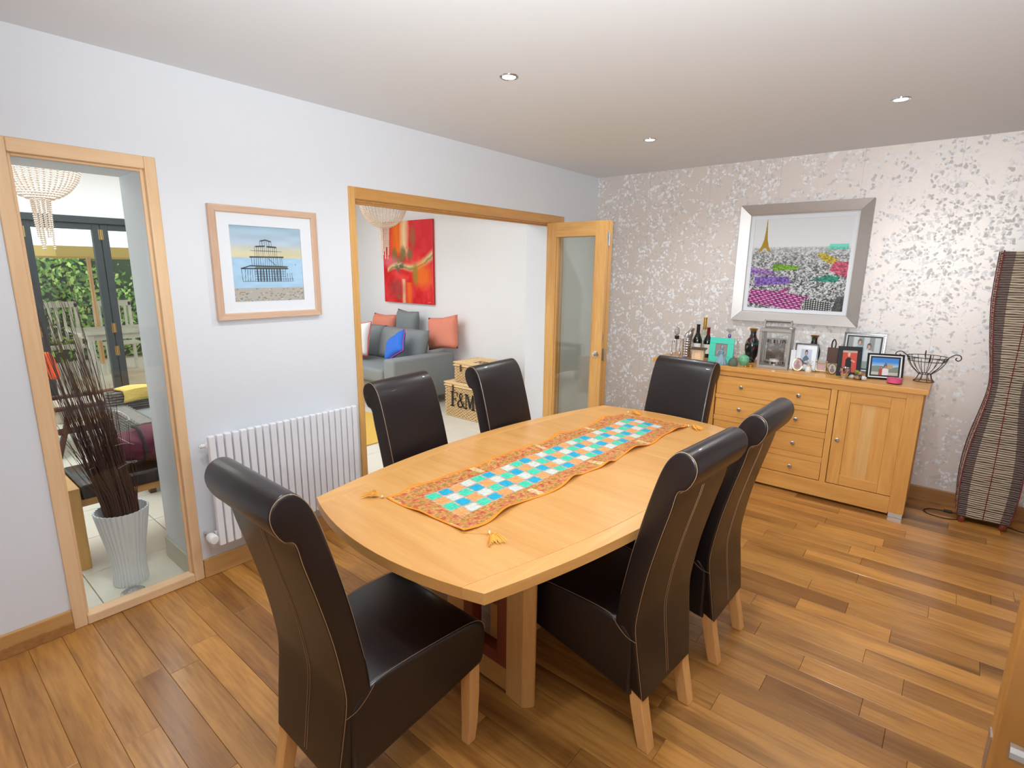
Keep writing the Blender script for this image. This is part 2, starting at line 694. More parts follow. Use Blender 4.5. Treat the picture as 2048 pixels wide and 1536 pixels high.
PITCH, Y0 = 0.1088, 3.155
DK, MD, LT = (0.66, 0.60, 0.57), (0.80, 0.77, 0.74), (1.14, 1.12, 1.06)
FIX = {0: [(2.56, None, DK)], -1: [(2.86, None, None)], -2: [(2.38, None, LT)], -3: [(1.7, None, DK), (2.56, None, None)], -4: [(2.74, None, None)], -6: [(2.67, None, LT)],
       -10: [(2.39, None, DK), (2.78, None, None)], 1: [(1.6, None, MD), (2.29, None, LT), (2.96, None, None)], 3: [(2.48, None, None)], 4: [(2.17, None, None)], -5: [(2.2, None, LT)],
       5: [(2.62, None, DK)], 6: [(2.3, None, MD)], -20: [(0.42, None, DK)], -22: [(0.5, None, LT)], -24: [(0.55, None, DK), (1.2, None, LT)]}
r0 = math.floor((YF - Y0) / PITCH)
r1 = math.ceil((D - Y0) / PITCH)
for r in range(r0, r1):
    y1 = Y0 + (r + 1) * PITCH - PITCH
    y0 = y1 - PITCH
    yy0, yy1 = max(y0, YF), min(y1, D)
    if yy1 - yy0 < 0.02:
        continue
    fix = {a: c for a, b, c in FIX.get(r, [])}
    cuts = [0.0]
    x = rng.uniform(0.25, 1.0)
    while x < XR - 0.25:
        if all(abs(x - a) > 0.3 for a in fix):
            cuts.append(round(x, 2))
        x += rng.uniform(0.45, 1.35)
    cuts = sorted(set(cuts) | set(fix)) + [XR]
    for a, b in zip(cuts[:-1], cuts[1:]):
        plank(a, b, yy0, yy1, fix.get(a))

# --- next room: large cream floor tiles
floor2 = struct(rbox('floor', X3 - 0.1, -0.02, YF, D, -0.08, -0.012, 'grout', bevel=0), 'cream tiled floor of the next room')
TS = 0.452
tme = MB().box(-TS / 2 + 0.002, TS / 2 - 0.002, -TS / 2 + 0.002, TS / 2 - 0.002, -0.012, 0).mesh('floor_tile', bevel=0.0012, seg=1)
for i in range(9):
    for j in range(13):
        cx, cy = -0.02 - TS / 2 - i * TS, D - TS / 2 - j * TS
        if cy - TS / 2 > YF - 0.5:
            link('floor_tile', tme, 'tile', floor2, (cx, cy, 0))

# --- walls
wl = MB()
WY0, WY1, WZ = 0.415, 0.868, 1.962          # window opening
DY0, DY1, DZ = 1.885, 3.995, 1.962          # folding-door opening
for (a, b, z0, z1) in [(YF, WY0, 0, 2.66), (WY1, DY0, 0, 2.66), (DY1, D, 0, 2.66), (WY0, WY1, WZ, 2.66), (DY0, DY1, DZ, 2.66)]:
    wl.box(-WT, 0, a, b, z0, z1)
struct(wl.build('wall_left', 'white_paint'), 'white painted party wall with window and folding-door opening')
struct(rbox('wall_back', 0, XR, D, D + 0.15, 0, 2.55, 'leaf_wallpaper', bevel=0), 'back wall in beige and silver leaf wallpaper')
struct(rbox('wall_right', XR, XR + 0.15, YF, D + 0.15, 0, 2.55, 'white_paint', bevel=0), 'white painted right wall')
struct(rbox('wall_front', 0, XR + 0.15, YF - 0.2, YF, 0, 2.55, 'white_paint', bevel=0), 'white painted wall behind the viewer')
struct(rbox('ceiling', 0, XR, YF, D, H, H + 0.12, 'ceiling_paint', bevel=0), 'plain painted dining room ceiling')
struct(rbox('wall_living_far', X3 - 0.1, 0, D, D + 0.15, 0, 2.66, 'living_paint', bevel=0), 'white far wall of the next room')
struct(rbox('wall_living_near', X3 - 0.1, -WT, YF - 0.2, YF, 0, 2.66, 'living_paint', bevel=0), 'white near wall of the next room')
lc = MB()
for (a, b, c, d_) in [(X3 - 0.1, -3.35, YF, D), (-1.05, -WT, YF, D), (-3.35, -1.05, YF, -0.15), (-3.35, -1.05, 2.95, D)]:
    lc.box(a, b, c, d_, 2.66, 2.76)
struct(lc.build('ceiling', 'living_paint'), 'ceiling of the next room with a roof light')
wg = MB()
BY0, BY1 = 0.40, 3.50
for (a, b, z0, z1) in [(YF, BY0, 0, 2.66), (BY1, D, 0, 2.66), (BY0, BY1, 2.02, 2.66)]:
    wg.box(X3 - 0.12, X3, a, b, z0, z1)
struct(wg.build('wall_living_garden', 'living_paint'), 'white wall around the garden doors')

# --- skirting
for (a, b) in [(YF, 0.372), (0.904, DY0 - 0.03)]:
    struct(rbox('baseboard_left', 0, 0.016, a, b, 0, 0.098, 'oak_skirting', bevel=0.004), 'oak skirting board on the white wall')
struct(rbox('trim_2', 0.016, 0.022, YF, 0.372, 0, 0.046, 'oak_skirting_x', bevel=0.002), 'darker strip along the foot of the skirting')  # lower strip coloured darker than the skirting above it
struct(rbox('baseboard_back', 0.0, XR, D - 0.016, D, 0, 0.100, 'oak_skirting_x', bevel=0.004), 'oak skirting board under the wallpaper')
struct(rbox('baseboard_right', XR - 0.016, XR, 0.9, D, 0, 0.100, 'oak_skirting', bevel=0.004), 'oak skirting board on the right wall')
mat('tile_skirting', C(196, 188, 172), 0.35)
struct(rbox('baseboard_reveal', -WT, -0.055, WY1 - 0.012, WY1, 0, 0.115, 'tile_skirting', bevel=0.002), 'stone tile skirting in the window reveal')
struct(rbox('baseboard_living', X3, -WT, D - 0.012, D, 0, 0.10, 'tile_skirting', bevel=0.002), 'stone tile skirting in the next room')

# --- window_1: fixed glazed panel in an oak frame
w1 = thing('window_1', 'tall fixed pane in a pale oak frame beside the vase', 'window')
del w1['category']
w1['kind'] = 'structure'
wx = 0.012
FO0, FO1, FZ = 0.373, 0.902, 2.010
rbox('frame_jamb', -0.045, wx, FO0, WY0 + 0.006, 0, FZ, 'oak_pale_z', w1, 0.004)
rbox('frame_jamb', -0.045, wx, WY1 - 0.010, FO1, 0, FZ, 'oak_pale_z', w1, 0.004)
rbox('frame_head', -0.045, wx, WY0 + 0.006, WY1 - 0.010, WZ - 0.004, FZ, 'oak_pale_y', w1, 0.004)
rbox('frame_sill', -0.045, wx + 0.004, WY0 + 0.006, WY1 - 0.010, 0, 0.046, 'oak_pale_y', w1, 0.006)
rbox('glazing_bead', -0.03, -0.012, WY0 + 0.006, WY0 + 0.018, 0.046, WZ, 'oak_pale_z', w1, 0.002)
rbox('glazing_bead', -0.03, -0.012, WY1 - 0.022, WY1 - 0.010, 0.046, WZ, 'oak_pale_z', w1, 0.002)
rbox('glazing_bead', -0.03, -0.012, WY0 + 0.018, WY1 - 0.022, WZ - 0.014, WZ - 0.004, 'oak_pale_y', w1, 0.002)
rbox('pane', -0.036, -0.030, WY0 + 0.004, WY1 - 0.008, 0.044, WZ, 'pane_glass', w1, 0)

# --- doorway frame and folding glazed doors
t1 = thing('trim_1', 'oak door lining around the wide opening', 'trim')
del t1['category']
t1['kind'] = 'structure'
rbox('jamb', -0.10, 0.014, 1.861, DY0 + 0.016, 0, 2.009, 'oak_door_z', t1, 0.004)
rbox('jamb', -0.10, 0.014, DY1 - 0.016, 4.019, 0, 2.009, 'oak_door_z', t1, 0.004)
rbox('head', -0.10, 0.014, DY0 + 0.016, DY1 - 0.016, 1.944, 2.009, 'oak_y', t1, 0.004)
rbox('track', -0.055, -0.035, DY0 + 0.016, DY1 - 0.016, 1.936, 1.944, 'oak_door_z', t1, 0.002)
rbox('head_stop', -0.10, -0.075, DY0 + 0.016, DY1 - 0.016, 1.925, 1.944, 'oak_y', t1, 0.002)
rbox('threshold', -0.10, 0.0, DY0 + 0.016, DY1 - 0.016, 0, 0.008, 'oak_y', t1, 0.003)


def glazed_leaf(name, label, y0, y1, x0, x1, knob):
    t = thing(name, label, 'door', ((x0 + x1) / 2, (y0 + y1) / 2, 0))
    del t['category']
    t['kind'] = 'structure'
    a, b = (x1 - x0) / 2, (y1 - y0) / 2
    z0, z1 = 0.012, 1.940
    sw = 0.098
    rbox('stile', -a, -a + sw, -b, b, z0, z1, 'oak_door_z', t, 0.002)
    rbox('stile', a - sw, a, -b, b, z0, z1, 'oak_door_z', t, 0.002)
    rbox('rail', -a + sw, a - sw, -b, b, z1 - 0.115, z1, 'oak_door_x', t, 0.002)
    rbox('rail', -a + sw, a - sw, -b, b, z0, z0 + 0.19, 'oak_door_x', t, 0.002)
    for (p, q) in [(-a + sw, -a + sw + 0.012), (a - sw - 0.012, a - sw)]:
        rbox('bead', p, q, -b + 0.006, b - 0.006, z0 + 0.19, z1 - 0.115, 'oak_door_z', t, 0.003)
    rbox('pane', -a + sw, a - sw, -0.003, 0.003, z0 + 0.19, z1 - 0.115, 'door_glass', t, 0)
    if knob:
        mb = MB()
        Mx = Matrix.Translation((a - 0.05, -b, 0.885)) @ Matrix.Rotation(R(90), 4, 'X')
        mb.lathe([(0.0, 0), (0.026, 0), (0.026, 0.004), (0.012, 0.006), (0.009, 0.016), (0.017, 0.022), (0.017, 0.032), (0.0, 0.036)], 20, M=Mx)
        k = mb.build('turn_knob', 'chrome', t, smooth=True)
        for z in (1.80, 0.885, 0.20):
            h = MB()
            h.box(a, a + 0.002, -0.01, b + 0.012, z - 0.05, z + 0.05)
            h.tube([(a + 0.005, b + 0.002, z - 0.05), (a + 0.005, b + 0.002, z + 0.05)], 0.005, 8)
            h.build('hinge', 'steel', t)
        rbox('latch_plate', a, a + 0.0015, -0.012, 0.004, 1.0, 1.06, 'steel', t, 0)
    return t


glazed_leaf('door_1', 'front leaf of the folded oak glass doors, with a chrome turn knob', 3.785, 3.825, 0.0, 0.575, True)
glazed_leaf('door_2', 'rear leaf of the folded oak glass doors, against its twin', 3.838, 3.878, 0.0, 0.575, False)

# --- oak door standing open at the right edge of the photograph
d3 = thing('door_3', 'plain oak door standing open at the right edge with a steel lever', 'door', (2.876, 0.79, 0))
del d3['category']
d3['kind'] = 'structure'
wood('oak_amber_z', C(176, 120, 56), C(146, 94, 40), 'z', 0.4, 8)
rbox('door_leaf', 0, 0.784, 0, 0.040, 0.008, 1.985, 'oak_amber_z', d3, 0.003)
rbox('latch_plate', -0.0015, 0.0005, 0.010, 0.030, 0.955, 1.005, 'steel', d3, 0)
hm = MB()
hm.lathe([(0.0, 0), (0.026, 0), (0.026, 0.008), (0.0, 0.009)], 20, M=Matrix.Translation((0.065, 0, 1.035)) @ Matrix.Rotation(R(90), 4, 'X'))
hm.tube([(0.065, 0, 1.035), (0.065, -0.045, 1.035)], 0.009, 10)
hm.tube(crom([(0.008, -0.044, 1.035), (0.058, -0.045, 1.035), (0.10, -0.047, 1.035), (0.16, -0.045, 1.037), (0.185, -0.042, 1.037)], 4), 0.010, 10)
hm.build('lever_handle', 'steel', d3, smooth=True)
for z in (0.25, 1.75):
    rbox('hinge', 0.772, 0.785, 0.005, 0.045, z, z + 0.09, 'steel', d3, 0.001)

# --- dark folding garden doors of the next room
g3 = thing('door_4', 'dark grey aluminium folding doors to the garden, beyond the twigs', 'door', (X3, 0, 0))
del g3['category']
g3['kind'] = 'structure'
rbox('head_rail', -0.10, 0.02, BY0, BY1, 1.955, 2.015, 'aluminium_dark', g3, 0.004)
rbox('sill_rail', -0.10, 0.02, BY0, BY1, 0, 0.03, 'aluminium_dark', g3, 0.004)
cs = [0.425, 1.045, 1.645, 2.245, 2.845, 3.475]
for i in range(5):
    a, b = cs[i], cs[i + 1]
    for (p, q) in [(a + 0.003, a + 0.066), (b - 0.066, b - 0.003)]:
        rbox('stile', -0.07, -0.01, p, q, 0.03, 1.955, 'aluminium_dark', g3, 0.004)
    rbox('rail', -0.07, -0.01, a + 0.066, b - 0.066, 1.895, 1.955, 'aluminium_dark', g3, 0.004)
    rbox('rail', -0.07, -0.01, a + 0.066, b - 0.066, 0.03, 0.11, 'aluminium_dark', g3, 0.004)
    rbox('pane', -0.043, -0.037, a + 0.066, b - 0.066, 0.11, 1.895, 'pane_glass', g3, 0)
    for z in (0.62, 0.86, 1.80):
        mb = MB()
        mb.tube([(0.0, b, z), (0.0, b, z + 0.10)], 0.011, 8)
        mb.box(-0.012, -0.006, b - 0.02, b + 0.02, z, z + 0.10)
        mb.build('hinge', 'brass', g3)

# --- recessed ceiling spotlights
mat('lamp_lens', C(255, 255, 255), 0.3, emit=(1, 0.98, 0.95, 1), estr=18)
for (x, y, lab) in [(1.072, 2.005, 'recessed chrome ceiling spotlight nearest the viewer'), (1.05, 3.466, 'recessed chrome ceiling spotlight nearest the corner above the folding doors'),
                    (2.40, 3.426, 'recessed chrome ceiling spotlight above the sideboard on the right'), (2.40, 2.0, 'recessed chrome ceiling spotlight over the right side of the table'),
                    (1.07, 0.55, 'recessed chrome ceiling spotlight over the near left corner'), (2.40, 0.55, 'recessed chrome ceiling spotlight over the viewer')]:
    t = thing('ceiling_spotlight', lab, 'ceiling light', (x, y, H), 0, 'ceiling spotlights')
    MB().lathe([(0.030, -0.0005), (0.030, -0.004), (0.036, -0.006), (0.042, -0.004), (0.043, 0.0), (0.030, 0.0)], 28).build('bezel', 'chrome', t, smooth=True)
    MB().lathe([(0.0, -0.003), (0.030, -0.003), (0.030, -0.0008), (0.0, -0.0006)], 24).build('lens', 'lamp_lens', t)
    l = bpy.data.lights.new('spot_beam', 'SPOT')
    l.energy, l.spot_size, l.spot_blend, l.shadow_soft_size, l.color = 38, R(150), 0.6, 0.03, (0.93, 0.97, 1.0)
    lo = bpy.data.objects.new('spot_beam', l)
    lo.location = (0, 0, -0.012)
    lo.parent = t
    COL.objects.link(lo)

# ================================================================== DINING TABLE
TX, TY, TR, TZ = 1.575, 1.828, -0.0424, 0.760
WE, WC, TL, BOW = 0.42, 0.547, 0.925, 0.075
tb = thing('dining_table', 'boat-shaped light oak dining table on framed legs', 'table', (TX, TY, 0), TR)


def top_outline(inset=0.0, n=24):
    pts = []
    for i in range(n + 1):                       # right side, near to far
        y = -TL + 2 * TL * i / n
        pts.append((WE + (WC - WE) * (1 - (y / TL) ** 2) - inset, y * (TL - inset) / TL))
    for i in range(1, n):                        # far end
        x = WE - 2 * WE * i / n
        pts.append((x * (WE - inset) / WE, TL + BOW * (1 - (x / WE) ** 2) - inset))
    return pts + [(-a, -b) for a, b in pts[:1]] if False else pts + [(-(a), b) for a, b in reversed(pts[:n + 1])] + [(a, -b) for a, b in reversed(pts[n + 1:])][::1]


out = top_outline()
# build the top as a main field, two long edge lippings and the fine leaf joints
TH = 0.034


def strip(y0, y1, inset, n=10):
    """piece of the field between two cross joints, following the boat-shaped sides"""
    def hw(y):
        return WE + (WC - WE) * (1 - (y / TL) ** 2) - inset
    R_, L_ = [], []
    for i in range(n + 1):
        y = y0 + (y1 - y0) * i / n
        R_.append((hw(y), y))
        L_.append((-hw(y), y))
    return R_, L_


LIP = 0.062
joints = [-TL, -0.32, 0.32, TL]
for k in range(3):
    a, b = joints[k], joints[k + 1]
    g = 0.0006
    R_, L_ = strip(a + (g if k else 0), b - (g if k < 2 else 0), LIP + 0.0005)
    poly = list(R_)
    if k == 2:
        xe = R_[-1][0]
        poly += [(xe - 2 * xe * i / 12, TL + BOW * (1 - ((xe - 2 * xe * i / 12) / WE) ** 2)) for i in range(1, 12)]
        poly[len(R_) - 1] = (xe, TL + BOW * (1 - (xe / WE) ** 2))
    poly += list(reversed(L_))
    if k == 2:
        poly[-len(L_)] = (-xe, TL + BOW * (1 - (xe / WE) ** 2))
    if k == 0:
        xe = R_[0][0]
        poly[0] = (xe, -TL - BOW * (1 - (xe / WE) ** 2))
        poly[-1] = (-xe, -TL - BOW * (1 - (xe / WE) ** 2))
        poly += [(-xe + 2 * xe * i / 12, -TL - BOW * (1 - ((-xe + 2 * xe * i / 12) / WE) ** 2)) for i in range(1, 12)]
    MB().prism(poly, lambda x, y: (x, y, TZ - TH), lambda x, y: (x, y, TZ)).build('table_leaf', 'oak_table', tb, bevel=0.0009, seg=1)
for s in (-1, 1):
    poly = []
    n = 30
    for i in range(n + 1):
        y = -TL + 2 * TL * i / n
        poly.append((s * (WE + (WC - WE) * (1 - (y / TL) ** 2)), y))
    yi = TL + BOW * (1 - ((WE - LIP) / WE) ** 2)
    for i in range(n + 1):
        y = TL - 2 * TL * i / n
        yy = y * (yi / TL) if i in (0, n) else y
        poly.append((s * (WE + (WC - WE) * (1 - (y / TL) ** 2) - LIP), yy))
    MB().prism(poly, lambda x, y: (x, y, TZ - TH), lambda x, y: (x, y, TZ)).build('edge_lipping', 'oak_y', tb, bevel=0.0015, seg=2)
# end frames: rounded oak posts, mahogany inner frame, foot rail
for yc in (-0.48, 0.055):
    for s in (-1, 1):
        poly = [(s * 0.115, -0.026), (s * 0.20, -0.034)]
        poly += [(s * (0.205 + 0.024 * math.sin(math.pi * i / 8)), -0.030 + 0.060 * i / 8) for i in range(9)]
        poly += [(s * 0.20, 0.034), (s * 0.115, 0.026)]
        MB().prism(poly, lambda x, y: (x, y + yc, 0), lambda x, y: (x, y + yc, TZ - TH - 0.001)).build('post', 'oak_z', tb, smooth=True, angle=40)
        rbox('inlay_upright', min(s * 0.066, s * 0.1145), max(s * 0.066, s * 0.1145), yc - 0.025, yc + 0.025, 0.105, TZ - TH - 0.001, 'mahogany', tb, 0.001)
    rbox('inlay_bottom', -0.0655, 0.0655, yc - 0.0245, yc + 0.0245, 0.105, 0.155, 'mahogany', tb, 0.001)
    rbox('foot_rail', -0.1145, 0.1145, yc - 0.025, yc + 0.025, 0.012, 0.1045, 'oak_table', tb, 0.002)
rbox('stretcher', -0.02, 0.02, -0.454, 0.029, 0.06, 0.30, 'oak_y', tb, 0.003)
rbox('bearer', -0.30, 0.30, -0.70, -0.62, TZ - TH - 0.05, TZ - TH - 0.0015, 'oak_table', tb, 0.002)
rbox('bearer', -0.30, 0.30, 0.62, 0.70, TZ - TH - 0.05, TZ - TH - 0.0015, 'oak_table', tb, 0.002)

# ------------------------------------------------------------------ table runner
RW, RL = 0.385, 1.60
rn = thing('table_runner', 'orange brocade table runner with turquoise, blue and white checks', 'table runner', (1.532, 1.876, TZ), R(-2.1))


def run_h(x, y):
    e = abs(x) / (RW / 2)
    a = 0.0025 + 0.0015 * math.sin(y * 23 + x * 9)
    wv = (0.5 + 0.5 * math.sin(y * 21 + 1.2 * math.sin(y * 7) + (0.8 if x > 0 else 2.2))) ** 3 * 0.014 * e ** 4
    ed = (0.5 + 0.5 * math.sin(x * 30 + 2)) ** 2 * 0.006 * (abs(y) / (RL / 2)) ** 12
    return a + wv + ed + 0.001


def run_xy(u, v):
    x, y = (u - 0.5) * RW, (v - 0.5) * RL
    e = abs(x) / (RW / 2)
    x2 = x * (1 + 0.0 * e) + math.copysign(1, x) * e ** 3 * 0.010 * math.sin(y * 17 + (1 if x > 0 else 4))
    y2 = y + 0.008 * math.sin(x * 12) * (abs(y) / (RL / 2)) ** 3
    return x2, y2


nx, ny = 96, 330
CW, CL = 0.0525, 0.0555
ch_c = {0: (58, 186, 152), 1: (212, 144, 84), 2: (14, 152, 184), 3: (190, 194, 184)}
pat = [(0, 1), (2, 3), (1, 0), (3, 2)]
vs, cols = [], []
nr = np.random.RandomState(3)
for j in range(ny + 1):
    for i in range(nx + 1):
        u, v = i / nx, j / ny
        x, y = (u - 0.5) * RW, (v - 0.5) * RL
        x2, y2 = run_xy(u, v)
        vs.append((x2, y2, run_h(x, y)))
        ex = min(RW / 2 - abs(x), RL / 2 - abs(y))
        cx, cy = x + 2 * CW, y + 13 * CL
        sk = 0.15 * x
        cy += sk
        if ex < 0.0085:
            c = np.array((244, 134, 24.0))
        elif 0 <= cx < 4 * CW and 0 <= cy < 26 * CL:
            ci, ri = int(cx / CW), int(cy / CL)
            fx, fy = cx / CW - ci, cy / CL - ri
            if min(fx, 1 - fx) < 0.07 or min(fy, 1 - fy) < 0.07:
                c = np.array((176, 150, 128.0)) + nr.uniform(-25, 25)
            else:
                c = np.array(ch_c[pat[ri % 4][ci % 2]], float) + nr.uniform(-16, 16)
        else:
            f1 = math.sin(x * 95 + 2 * math.sin(y * 40)) * math.sin(y * 78)
            c = np.array((182, 120, 62.0))
            if f1 > 0.62:
                c = np.array((174, 84, 58.0))
            elif f1 < -0.66:
                c = np.array((150, 124, 56.0))
            c = c + nr.uniform(-34, 34)
            k = (y / RL + 0.5) * 4.0
            if abs(k - round(k)) < 0.035 and abs(x) > 0.12:
                c = np.array((206, 172, 124.0)) + nr.uniform(-46, 34)
        cols.append(c)
mb = MB()
mb.v = vs
mb.f = [(j * (nx + 1) + i, j * (nx + 1) + i + 1, (j + 1) * (nx + 1) + i + 1, (j + 1) * (nx + 1) + i) for j in range(ny) for i in range(nx)]
me = bpy.data.meshes.new('cloth')
me.from_pydata(mb.v, [], mb.f)
at = me.color_attributes.new('print', 'FLOAT_COLOR', 'POINT')
cc = np.ones((len(cols), 4))
cc[:, :3] = srgb2lin(np.array(cols))
at.data.foreach_set('color', cc.ravel())
me.polygons.foreach_set('use_smooth', [True] * len(me.polygons))
ro = link('cloth', me, 'print_cloth', rn)
so = ro.modifiers.new('thickness', 'SOLIDIFY')
so.thickness = 0.0012
so.offset = -1
mat('tassel', C(232, 168, 66), 0.7)
mat('bead', C(226, 204, 138), 0.25, 0.4)
for (tx, ty, an) in [(-0.205, -0.815, 200), (0.255, -0.745, -25), (-0.165, 0.825, 20), (0.205, 0.80, -10)]:
    tt = MB()
    a0 = R(an)
    for k in range(70):
        a = a0 + rng.uniform(-0.62, 0.62)
        l_ = rng.uniform(0.030, 0.070)
        h = rng.uniform(0.002, 0.016)
        b = (tx + 0.012 * math.cos(a0), ty + 0.012 * math.sin(a0), 0.006)
        tt.tube([b, (b[0] + l_ * 0.5 * math.cos(a), b[1] + l_ * 0.5 * math.sin(a), 0.006 + h), (b[0] + l_ * math.cos(a), b[1] + l_ * math.sin(a), 0.002 + h * 0.5)], 0.0009, 3)
    tt.tube([((RW / 2 - 0.004) * (1 if tx > 0 else -1), (RL / 2 - 0.004) * (1 if ty > 0 else -1), 0.004), (tx, ty, 0.004)], 0.001, 4)
    t_ = tt.build('tassel', 'tassel', rn)
    MB().lathe([(0, -0.006), (0.004, -0.005), (0.0065, 0), (0.004, 0.005), (0, 0.006)], 12, (tx, ty, 0.0072)).build('bead', 'bead', t_, smooth=True)

# ================================================================== CHAIRS
HW = [(0.18, 0.168), (0.30, 0.178), (0.45, 0.188), (0.7, 0.187), (0.95, 0.184), (1.07, 0.182)]
rear = [(-0.030, 0.185), (-0.016, 0.30), (0.0, 0.437), (-0.006, 0.52), (-0.026, 0.64), (-0.056, 0.766), (-0.085, 0.875), (-0.100, 0.938)]
scroll = [(-0.124, 0.952), (-0.145, 0.985), (-0.152, 1.020), (-0.140, 1.050), (-0.112, 1.064), (-0.082, 1.054)]
front = [(-0.050, 1.010), (-0.018, 0.914), (0.020, 0.766), (0.050, 0.626), (0.076, 0.470), (0.078, 0.36)]
upper = crom(rear + scroll + front, 4)
prof = [(p[0], p[1]) for p in (Vector((q[0], q[1], 0)) for q in upper)] if False else [(p.x, p.y) for p in upper]
poly = prof + [(0.070, 0.235)]
mb = MB()
mb.prism(poly, lambda y, z: (-interp(z, HW), y, z), lambda y, z: (interp(z, HW), y, z))
bme = mb.mesh('backrest')
bm = bmesh.new()
bm.from_mesh(bme)
ed = [e for e in bm.edges if any(len(f.verts) > 8 for f in e.link_faces)]
bmesh.ops.bevel(bm, geom=ed, offset=0.011, segments=3, profile=0.6, affect='EDGES', clamp_overlap=True)
bm.to_mesh(bme)
bm.free()
bme.polygons.foreach_set('use_smooth', [True] * len(bme.polygons))
bme.set_sharp_from_angle(angle=R(50))


def seat_hw(y):
    return interp(y, [(0.0, 0.183), (0.08, 0.187), (0.30, 0.208), (0.49, 0.222)])


sp_ = crom([(0.04, 0.440), (0.12, 0.462), (0.24, 0.470), (0.36, 0.470), (0.44, 0.464), (0.476, 0.446), (0.489, 0.415), (0.488, 0.36), (0.480, 0.315)], 4)
spoly = [(p.x, p.y) for p in sp_] + [(0.470, 0.298), (0.36, 0.272), (0.25, 0.246), (0.14, 0.220), (0.04, 0.196), (0.012, 0.192), (0.012, 0.40)]
mb = MB()
mb.prism(spoly, lambda y, z: (-seat_hw(y), y, z), lambda y, z: (seat_hw(y), y, z))
sme = mb.mesh('seat')
bm = bmesh.new()
bm.from_mesh(sme)
ed = [e for e in bm.edges if any(len(f.verts) > 8 for f in e.link_faces)]
bmesh.ops.bevel(bm, geom=ed, offset=0.014, segments=3, profile=0.6, affect='EDGES', clamp_overlap=True)
bm.to_mesh(sme)
bm.free()
sme.polygons.foreach_set('use_smooth', [True] * len(sme.polygons))
sme.set_sharp_from_angle(angle=R(50))

st = MB()
for s in (-1, 1):
    line = []
    for i, (y, z) in enumerate(prof[:-6]):
        a = Vector(prof[max(i - 1, 0)])
        b = Vector(prof[i + 1])
        t_ = (b - a).normalized()
        nrm = Vector((-t_.y, t_.x))          # outward
        line.append((s * (interp(z, HW) - 0.0035), y + nrm.x * -0.0022, z + nrm.y * -0.0022))
    st.tube(line, 0.0009, 3)
    st.tube([(s * (seat_hw(y) - 0.004), y, z + 0.0005) for y, z in [(p.x, p.y) for p in sp_][3:-8]], 0.0009, 3)
    st.tube(crom([(s * (interp(z, HW) + 0.0006), y, z) for y, z in [(-0.002, 0.400), (0.03, 0.404), (0.06, 0.424), (0.085, 0.452)]], 3), 0.0008, 3)
    st.tube([(s * 0.006, y - 0.0008, z) for y, z in prof[1:27]], 0.0008, 3)
st.tube([(x * 0.178, -0.1062, 0.940) for x in (-1, -0.5, 0, 0.5, 1)], 0.0008, 3)
tme = st.mesh('stitching')


def leg_mesh(rear_leg):
    m = MB()
    secs = [(0.0, 0.235, 0.048, 0.046), (-0.014, 0.15, 0.047, 0.045), (-0.034, 0.06, 0.045, 0.043), (-0.048, 0.0, 0.043, 0.041)] if rear_leg else \
        [(0.0, 0.330, 0.045, 0.045), (0.0, 0.18, 0.044, 0.044), (-0.003, 0.07, 0.039, 0.039), (-0.010, 0.0, 0.034, 0.034)]
    v, f = [], []
    for y, z, a, b in secs:
        v += [(-a / 2, y - b / 2, z), (a / 2, y - b / 2, z), (a / 2, y + b / 2, z), (-a / 2, y + b / 2, z)]
    k = len(secs)
    for i in range(k - 1):
        for j in range(4):
            j2 = (j + 1) % 4
            f.append((i * 4 + j, i * 4 + j2, i * 4 + 4 + j2, i * 4 + 4 + j))
    f += [(0, 1, 2, 3), tuple(4 * (k - 1) + j for j in (3, 2, 1, 0))]
    m.add(v, f)
    return m.mesh('leg', bevel=0.003, seg=2)


wood('chair_oak', C(238, 184, 116), C(220, 158, 90), 'z', 0.4, 10)
lr, lf_ = leg_mesh(True), leg_mesh(False)
CH = [
    ((1.507, 0.646), -0.9, 'dark brown leather chair at the near end of the table, nearest the viewer'),
    ((2.143, 1.590), 85.6, 'nearer of the two dark leather chairs along the right side of the table'),
    ((2.165, 2.147), 89.2, 'farther of the two dark leather chairs along the right side, nearest the drawers'),
    ((0.910, 1.560), -83.5, 'dark leather chair on the doorway side of the table, in front of the sofa'),
    ((0.970, 2.145), -86.5, 'dark leather chair on the doorway side of the table, in front of the wicker hampers'),
    ((1.588, 2.900), 174.0, 'dark leather dining chair at the far end of the table, before the sideboard'),
]
c0 = None
for (x, y), a, lab in CH:
    if c0 is None:
        c0 = thing('dining_chair', lab, 'chair', (x, y, 0), R(a), 'leather chairs around the dining table')
        link('backrest', bme, 'leather', c0)
        link('seat', sme, 'leather', c0)
        link('stitching', tme, 'stitch', c0)['label'] = 'pale contrast stitching'
        for s in (-1, 1):
            link('leg', lr, 'chair_oak', c0, (s * 0.142, 0.006, 0))
            link('leg', lf_, 'chair_oak', c0, (s * 0.188, 0.450, 0))
    else:
        c = copy_tree(c0)
        c.location = (x, y, 0)
        c.rotation_euler = (0, 0, R(a))
        c['label'] = lab

